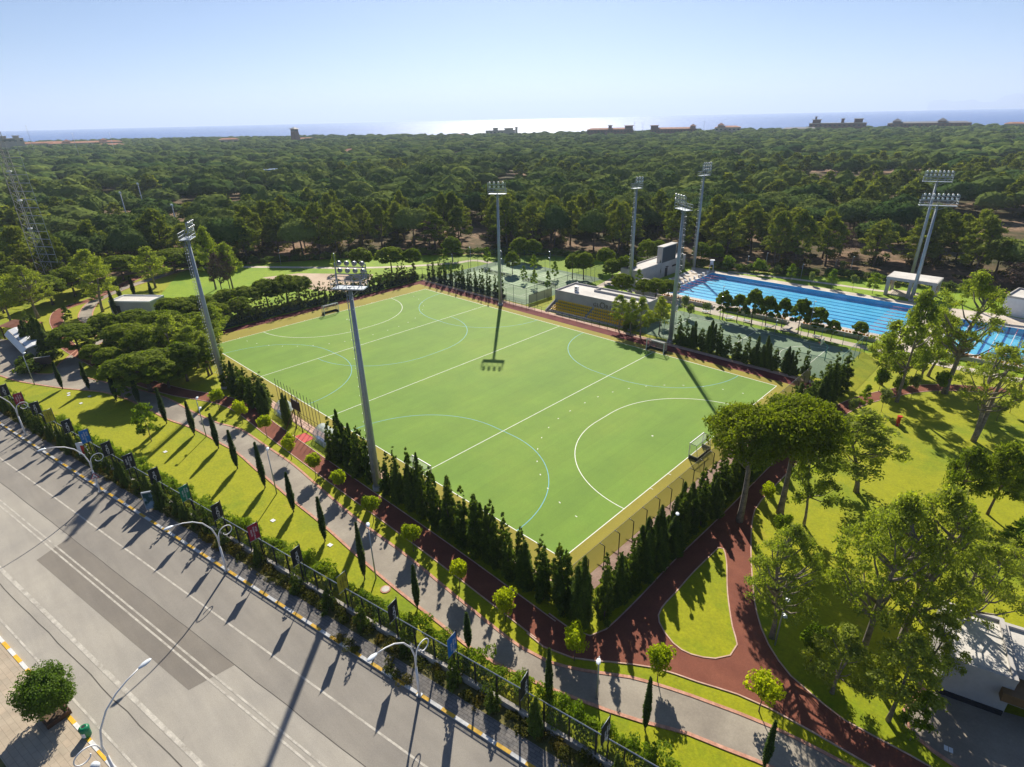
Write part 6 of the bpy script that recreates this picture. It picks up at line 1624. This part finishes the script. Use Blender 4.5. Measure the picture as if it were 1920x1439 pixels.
def mass(name, plist, kinds, mat, label, proto_of, size_of):
    V = []; F = []; role = []; tint = []; base = 0
    for k, (kd, seed) in enumerate(kinds):
        m_ = lod(kd, seed); co, fs, at = arrays(m_); bpy.data.meshes.remove(m_)
        V.append(co); F += [[base + i for i in f] for f in fs]; role += [k] * len(co); tint += list(at); base += len(co)
    P = np.array([(p[2], p[3], 0.0) for p in plist]); V.append(P); role += [-1] * len(P)
    V = np.vstack(V)
    me = bpy.data.meshes.new(name); me.from_pydata(V.tolist(), [], F); me.materials.append(mat)
    me.attributes.new('tint', 'FLOAT', 'FACE').data.foreach_set('value', np.array(tint, np.float32))
    me.attributes.new('role', 'INT', 'POINT').data.foreach_set('value', np.array(role, np.int32))
    n0 = len(V) - len(P)
    which = np.zeros(len(V), np.int32); scl = np.ones((len(V), 3), np.float32); rot = np.zeros((len(V), 3), np.float32)
    for i, p in enumerate(plist):
        which[n0 + i] = proto_of(p); scl[n0 + i] = size_of(p); rot[n0 + i, 2] = fr_.uniform(0, 6.28)
    me.attributes.new('which', 'INT', 'POINT').data.foreach_set('value', which)
    me.attributes.new('scl', 'FLOAT_VECTOR', 'POINT').data.foreach_set('vector', scl.ravel())
    me.attributes.new('rot', 'FLOAT_VECTOR', 'POINT').data.foreach_set('vector', rot.ravel())
    me.update()
    o = link(name, me); tag(o, label, None, None, 'stuff')
    ng = bpy.data.node_groups.new(name, 'GeometryNodeTree')
    ng.interface.new_socket('Geometry', in_out='INPUT', socket_type='NodeSocketGeometry'); ng.interface.new_socket('Geometry', in_out='OUTPUT', socket_type='NodeSocketGeometry')
    N = ng.nodes; Lk = ng.links
    gi = N.new('NodeGroupInput'); go = N.new('NodeGroupOutput')
    def attr(nm, ty):
        x = N.new('GeometryNodeInputNamedAttribute'); x.data_type = ty; x.inputs['Name'].default_value = nm; return x.outputs['Attribute']
    role_o = attr('role', 'INT')
    def sel(val):
        c = N.new('FunctionNodeCompare'); c.data_type = 'INT'; c.operation = 'EQUAL'
        ins = [s_ for s_ in c.inputs if s_.type == 'INT']; Lk.new(role_o, ins[0]); ins[1].default_value = val
        s_ = N.new('GeometryNodeSeparateGeometry'); s_.domain = 'POINT'; Lk.new(gi.outputs[0], s_.inputs['Geometry']); Lk.new(c.outputs[0], s_.inputs['Selection'])
        return s_.outputs['Selection']
    jn = N.new('GeometryNodeJoinGeometry')
    for k in reversed(range(len(kinds))):
        g2 = N.new('GeometryNodeGeometryToInstance'); Lk.new(sel(k), g2.inputs[0]); Lk.new(g2.outputs[0], jn.inputs[0])
    ip = N.new('GeometryNodeInstanceOnPoints'); Lk.new(sel(-1), ip.inputs['Points']); Lk.new(jn.outputs[0], ip.inputs['Instance'])
    ip.inputs['Pick Instance'].default_value = True
    Lk.new(attr('which', 'INT'), ip.inputs['Instance Index']); Lk.new(attr('scl', 'FLOAT_VECTOR'), ip.inputs['Scale']); Lk.new(attr('rot', 'FLOAT_VECTOR'), ip.inputs['Rotation'])
    Lk.new(ip.outputs[0], go.inputs[0])
    md = o.modifiers.new('scatter', 'NODES'); md.node_group = ng
    return o
rest = [p for p in pts if id(p) not in indset]
def sz(lo, hi, w0, hlo, hhi, h0):
    def f(p):
        a = fr_.uniform(lo, hi) / w0; return (a, a, fr_.uniform(hlo, hhi) / h0)
    return f
mid = [p for p in rest if p[0] < 520]; far = [p for p in rest if p[0] >= 520]
midt = [p for p in mid if (vnoise(p[3], p[2]) > 0.9 or p[1] > 20) and fr_.random() < 0.55]; s_ = set(id(p) for p in midt); mids = [p for p in mid if id(p) not in s_]
mass('forest', mids, [('mid', 401), ('mid', 402), ('mid', 403), ('mid', 404)], M['leaf_far'], 'middle part of the umbrella pine forest', lambda p: fr_.randrange(4), sz(9.5, 19, 9.2, 8.5, 14.5, 10.4))
mass('forest', midt, [('midt', 411), ('midt', 412), ('midt', 413)], M['leaf_forest2'], 'taller grey-green part of the forest', lambda p: fr_.randrange(3), sz(8.0, 12.5, 7.8, 10, 14.5, 12.0))
mass('forest', far, [('far', 421), ('far', 422), ('far', 423), ('far', 424)], M['leaf_far2'], 'farthest part of the forest towards the sea', lambda p: fr_.randrange(4), sz(11, 24, 9.6, 6.5, 11.5, 9.4))
ug = []
for p in pts:
    if p[0] < 330:
        for _ in range(2 if p[0] < 250 else 1): ug.append((p[0], p[1], p[2] + fr_.uniform(-5, 5), p[3] + fr_.uniform(-5, 5)))
ug = [p for p in ug if not inside((p[2], p[3]), park) and not any((p[2] - c[0]) ** 2 + (p[3] - c[1]) ** 2 < (c[2] * 0.8) ** 2 for c in clear)]
mass('undergrowth', ug, [('bush', 431), ('bush', 432), ('bush', 433)], M['leaf_scrub'], 'low scrub under the forest trees', lambda p: fr_.randrange(3), sz(1.5, 4.5, 3.6, 0.8, 2.6, 2.2))

# ================================================================ COAST BUILDINGS
def hotel(px, py, D, W_, H_, dep, label, roofm, wallm, towers=(), hip=True, rz=None, nwin=0, name='coastal_hotel'):
    q = at_dist(px, py, D)
    d = Vector((q.x, q.y)) - C2; a = math.atan2(d.y, d.x) - PI / 2 if rz is None else rz
    top = q.z
    e = empty(name, (q.x, q.y, 0), a, label=label, cat='hotel' if name == 'coastal_hotel' else 'building')
    MB().box((0, 0, (top - 2.5) / 2), (W_, dep, top - 2.5)).build('wall', wallm, e)
    s = MB(); w2, d2 = W_ / 2 + 1, dep / 2 + 1; z = top - 2.5
    if hip: s.add([(-w2, -d2, z), (w2, -d2, z), (w2, d2, z), (-w2, d2, z), (-w2 + d2, 0, top), (w2 - d2, 0, top)], [(0, 1, 5, 4), (1, 2, 5), (2, 3, 4, 5), (3, 0, 4), (3, 2, 1, 0)])
    else: s.box((0, 0, z + 0.5), (W_ + 1, dep + 1, 1.0))
    s.build('roof', roofm, e)
    for i in range(nwin):
        MB().box((-W_ / 2 + W_ * (i + 0.5) / nwin, -dep / 2 - 0.05, top - 6), (W_ / nwin * 0.45, 0.2, 1.8)).build('window', M['glass'], e)
    for tx, tw, th, flat in towers:
        t_ = MB(); t_.box((tx, 0, (top + th) / 2), (tw, tw, top + th)); to = t_.build('tower', wallm, e)
        c = MB(); c.box((tx, 0, top + th + 0.5), (tw + 2.5, tw + 2.5, 1.0)) if flat else c.add([(tx - tw * .7, -tw * .7, top + th), (tx + tw * .7, -tw * .7, top + th), (tx + tw * .7, tw * .7, top + th), (tx - tw * .7, tw * .7, top + th), (tx, 0, top + th + tw * 0.4)], [(0, 1, 4), (1, 2, 4), (2, 3, 4), (3, 0, 4), (3, 2, 1, 0)])
        c.build('tower_roof', roofm, to)
    return e
RT_, ST_ = M['rooftile'], M['stucco']
M['redwall'] = simple('dark_red_wall', (0.16, 0.06, 0.05), 0.8); M['greyroof'] = simple('grey_roof', (0.14, 0.13, 0.14), 0.7)
hotel(1144, 240, 1180, 84, 12, 16, 'first coastal hotel from the left with a dark roof turret', RT_, M['redwall'], ((0, 6, 3.5, True), (34, 14, 2.5, True)), nwin=14)
hotel(1263, 239, 1190, 80, 12, 16, 'second coastal hotel, long with dark red end blocks', RT_, M['redwall'], ((-34, 13, 3, True), (34, 9, 1.5, False)), nwin=14)
hotel(1365, 236, 1200, 44, 10, 18, 'tiled roof villa block right of the two coastal hotels', RT_, ST_, ((-12, 10, 1, False),), nwin=6)
hotel(938, 243, 1330, 62, 12, 14, 'beige stepped building at the middle of the coast', ST_, ST_, ((-10, 10, 2.5, True), (18, 18, 1.4, True), (34, 5, 3, True)), hip=False, nwin=8)
hotel(862, 251, 1340, 18, 8, 10, 'small beige coastal house left of the stepped building', RT_, ST_, nwin=3, name='coastal_house')
hotel(1571, 229, 1350, 96, 14, 18, 'castle-like coastal hotel with turrets at the right', ST_, M['redwall'], ((-36, 14, 4, True), (-38, 3, 9, True), (8, 5, 5, True), (34, 14, 4.5, True)), hip=False, nwin=12)
hotel(1742, 228, 1390, 128, 12, 20, 'long terraced coastal hotel farthest to the right', M['greyroof'], M['redwall'], ((-50, 12, 1, False), (20, 12, 1, False)), nwin=20)
hotel(1500, 239, 1290, 60, 8, 14, 'low coastal row left of the castle-like hotel', M['greyroof'], M['redwall'], nwin=8)
hotel(80, 266, 1500, 70, 9, 16, 'red tiled coastal roofs at far left', RT_, ST_, nwin=8)
hotel(160, 265, 1480, 120, 9, 22, 'long red tiled coastal complex left of the water tower', RT_, ST_, ((-30, 10, 0.5, False), (30, 10, 0.5, False)), nwin=14)
hotel(205, 269, 1380, 44, 8, 18, 'nearer red tiled block in front of the long complex', RT_, ST_, nwin=5)
hotel(16, 258, 1450, 40, 10, 20, 'reddish battlemented hotel at the left edge', ST_, ST_, ((-8, 9, 1.5, True), (10, 9, 1.8, True)), hip=False, nwin=5)
hotel(428, 259, 1300, 34, 8, 14, 'small red roof between the trees left of the tower', RT_, ST_, nwin=3, name='coastal_house')
hotel(574, 258, 1300, 36, 8, 14, 'red roof right beside the water tower', RT_, ST_, nwin=3, name='coastal_house')
hotel(656, 279, 760, 14, 8, 10, 'lone pale roof deep in the middle forest', RT_, ST_, nwin=2, name='forest_house')
hotel(1094, 263, 900, 10, 8, 8, 'tiny white-roofed house in the hazy forest', M['white'], ST_, nwin=2, name='forest_house')
hotel(1905, 229, 1400, 30, 8, 14, 'red roof at the right edge of the coast', RT_, ST_, nwin=3, name='coastal_house')
hotel(514, 313, 470, 14, 8, 8, 'small blue-sided shed in a forest gap', simple('blue_sheet', (0.05, 0.13, 0.3), 0.5), simple('blue_wall', (0.05, 0.12, 0.28), 0.6), hip=False, nwin=0, name='forest_shed')
q = at_dist(551, 240, 1290)
wt = empty('water_tower', (q.x, q.y, 0), 0.3, label='tall stone lookout tower with flared roof above the forest', cat='tower')
MB().add([(-7, -7, 0), (7, -7, 0), (7, 7, 0), (-7, 7, 0), (-5, -5, q.z - 6), (5, -5, q.z - 6), (5, 5, q.z - 6), (-5, 5, q.z - 6)], [(0, 1, 5, 4), (1, 2, 6, 5), (2, 3, 7, 6), (3, 0, 4, 7), (4, 5, 6, 7)]).build('shaft', M['redwall'], wt)
MB().box((0, 0, q.z - 4.0), (8.4, 8.4, 3.6)).build('lantern', M['dark'], wt)
for a in (-4.6, 4.6):
    for b in (-4.6, 4.6): MB().box((a, b, q.z - 4.0), (0.8, 0.8, 4.0)).build('pillar', M['redwall'], wt)
MB().add([(-8, -8, q.z - 2.2), (8, -8, q.z - 2.2), (8, 8, q.z - 2.2), (-8, 8, q.z - 2.2), (0, 0, q.z + 1.2)], [(0, 1, 4), (1, 2, 4), (2, 3, 4), (3, 0, 4), (3, 2, 1, 0)]).build('roof', M['greyroof'], wt)
# distant mountains across the bay
hm = MB(); n = 60
A0, A1 = 33.5, 50
ridge = [(A0 + (A1 - A0) * i / n, 470 * (0.5 + 0.5 * min(1, i / 14)) * (0.62 + 0.22 * math.sin(i * 0.31 + 1) + 0.12 * math.sin(i * 0.83) + 0.05 * math.sin(i * 2.1))) for i in range(n + 1)]
vs = []
for a, h in ridge:
    f = polar(a, 22000); m_ = polar(a, 24000); b = polar(a, 27000)
    vs += [(f.x, f.y, -60), (m_.x, m_.y, h), (b.x, b.y, -60)]
hm.add(vs, [(3 * i + k, 3 * i + 3 + k, 3 * i + 4 + k, 3 * i + 1 + k) for i in range(n) for k in (0, 1)])
hm.build('hills', simple('distant_rock', (0.12, 0.13, 0.12), 0.95))['kind'] = 'structure'

# ================================================================ AIR
hz = MB()
C3 = [tuple(polar(a, 29500)) for a in (-75, -50, -25, 0, 25, 50, 75)] + [tuple(polar(a, 3200)) for a in (110, 150, 180, -150, -110)]
hz.prism(C3, -62, 560)
vm = bpy.data.materials.new('air'); vm.use_nodes = True; vt = vm.node_tree; vt.nodes.clear()
vo = vt.nodes.new('ShaderNodeOutputMaterial'); pv_ = vt.nodes.new('ShaderNodeVolumePrincipled')
pv_.inputs['Color'].default_value = (0.66, 0.79, 1.0, 1); pv_.inputs['Density'].default_value = 0.00011; pv_.inputs['Anisotropy'].default_value = 0.2
vt.links.new(pv_.outputs[0], vo.inputs['Volume'])
ho = hz.build('haze', vm); tag(ho, 'thin sea haze over park, forest and water', None, None, 'stuff')
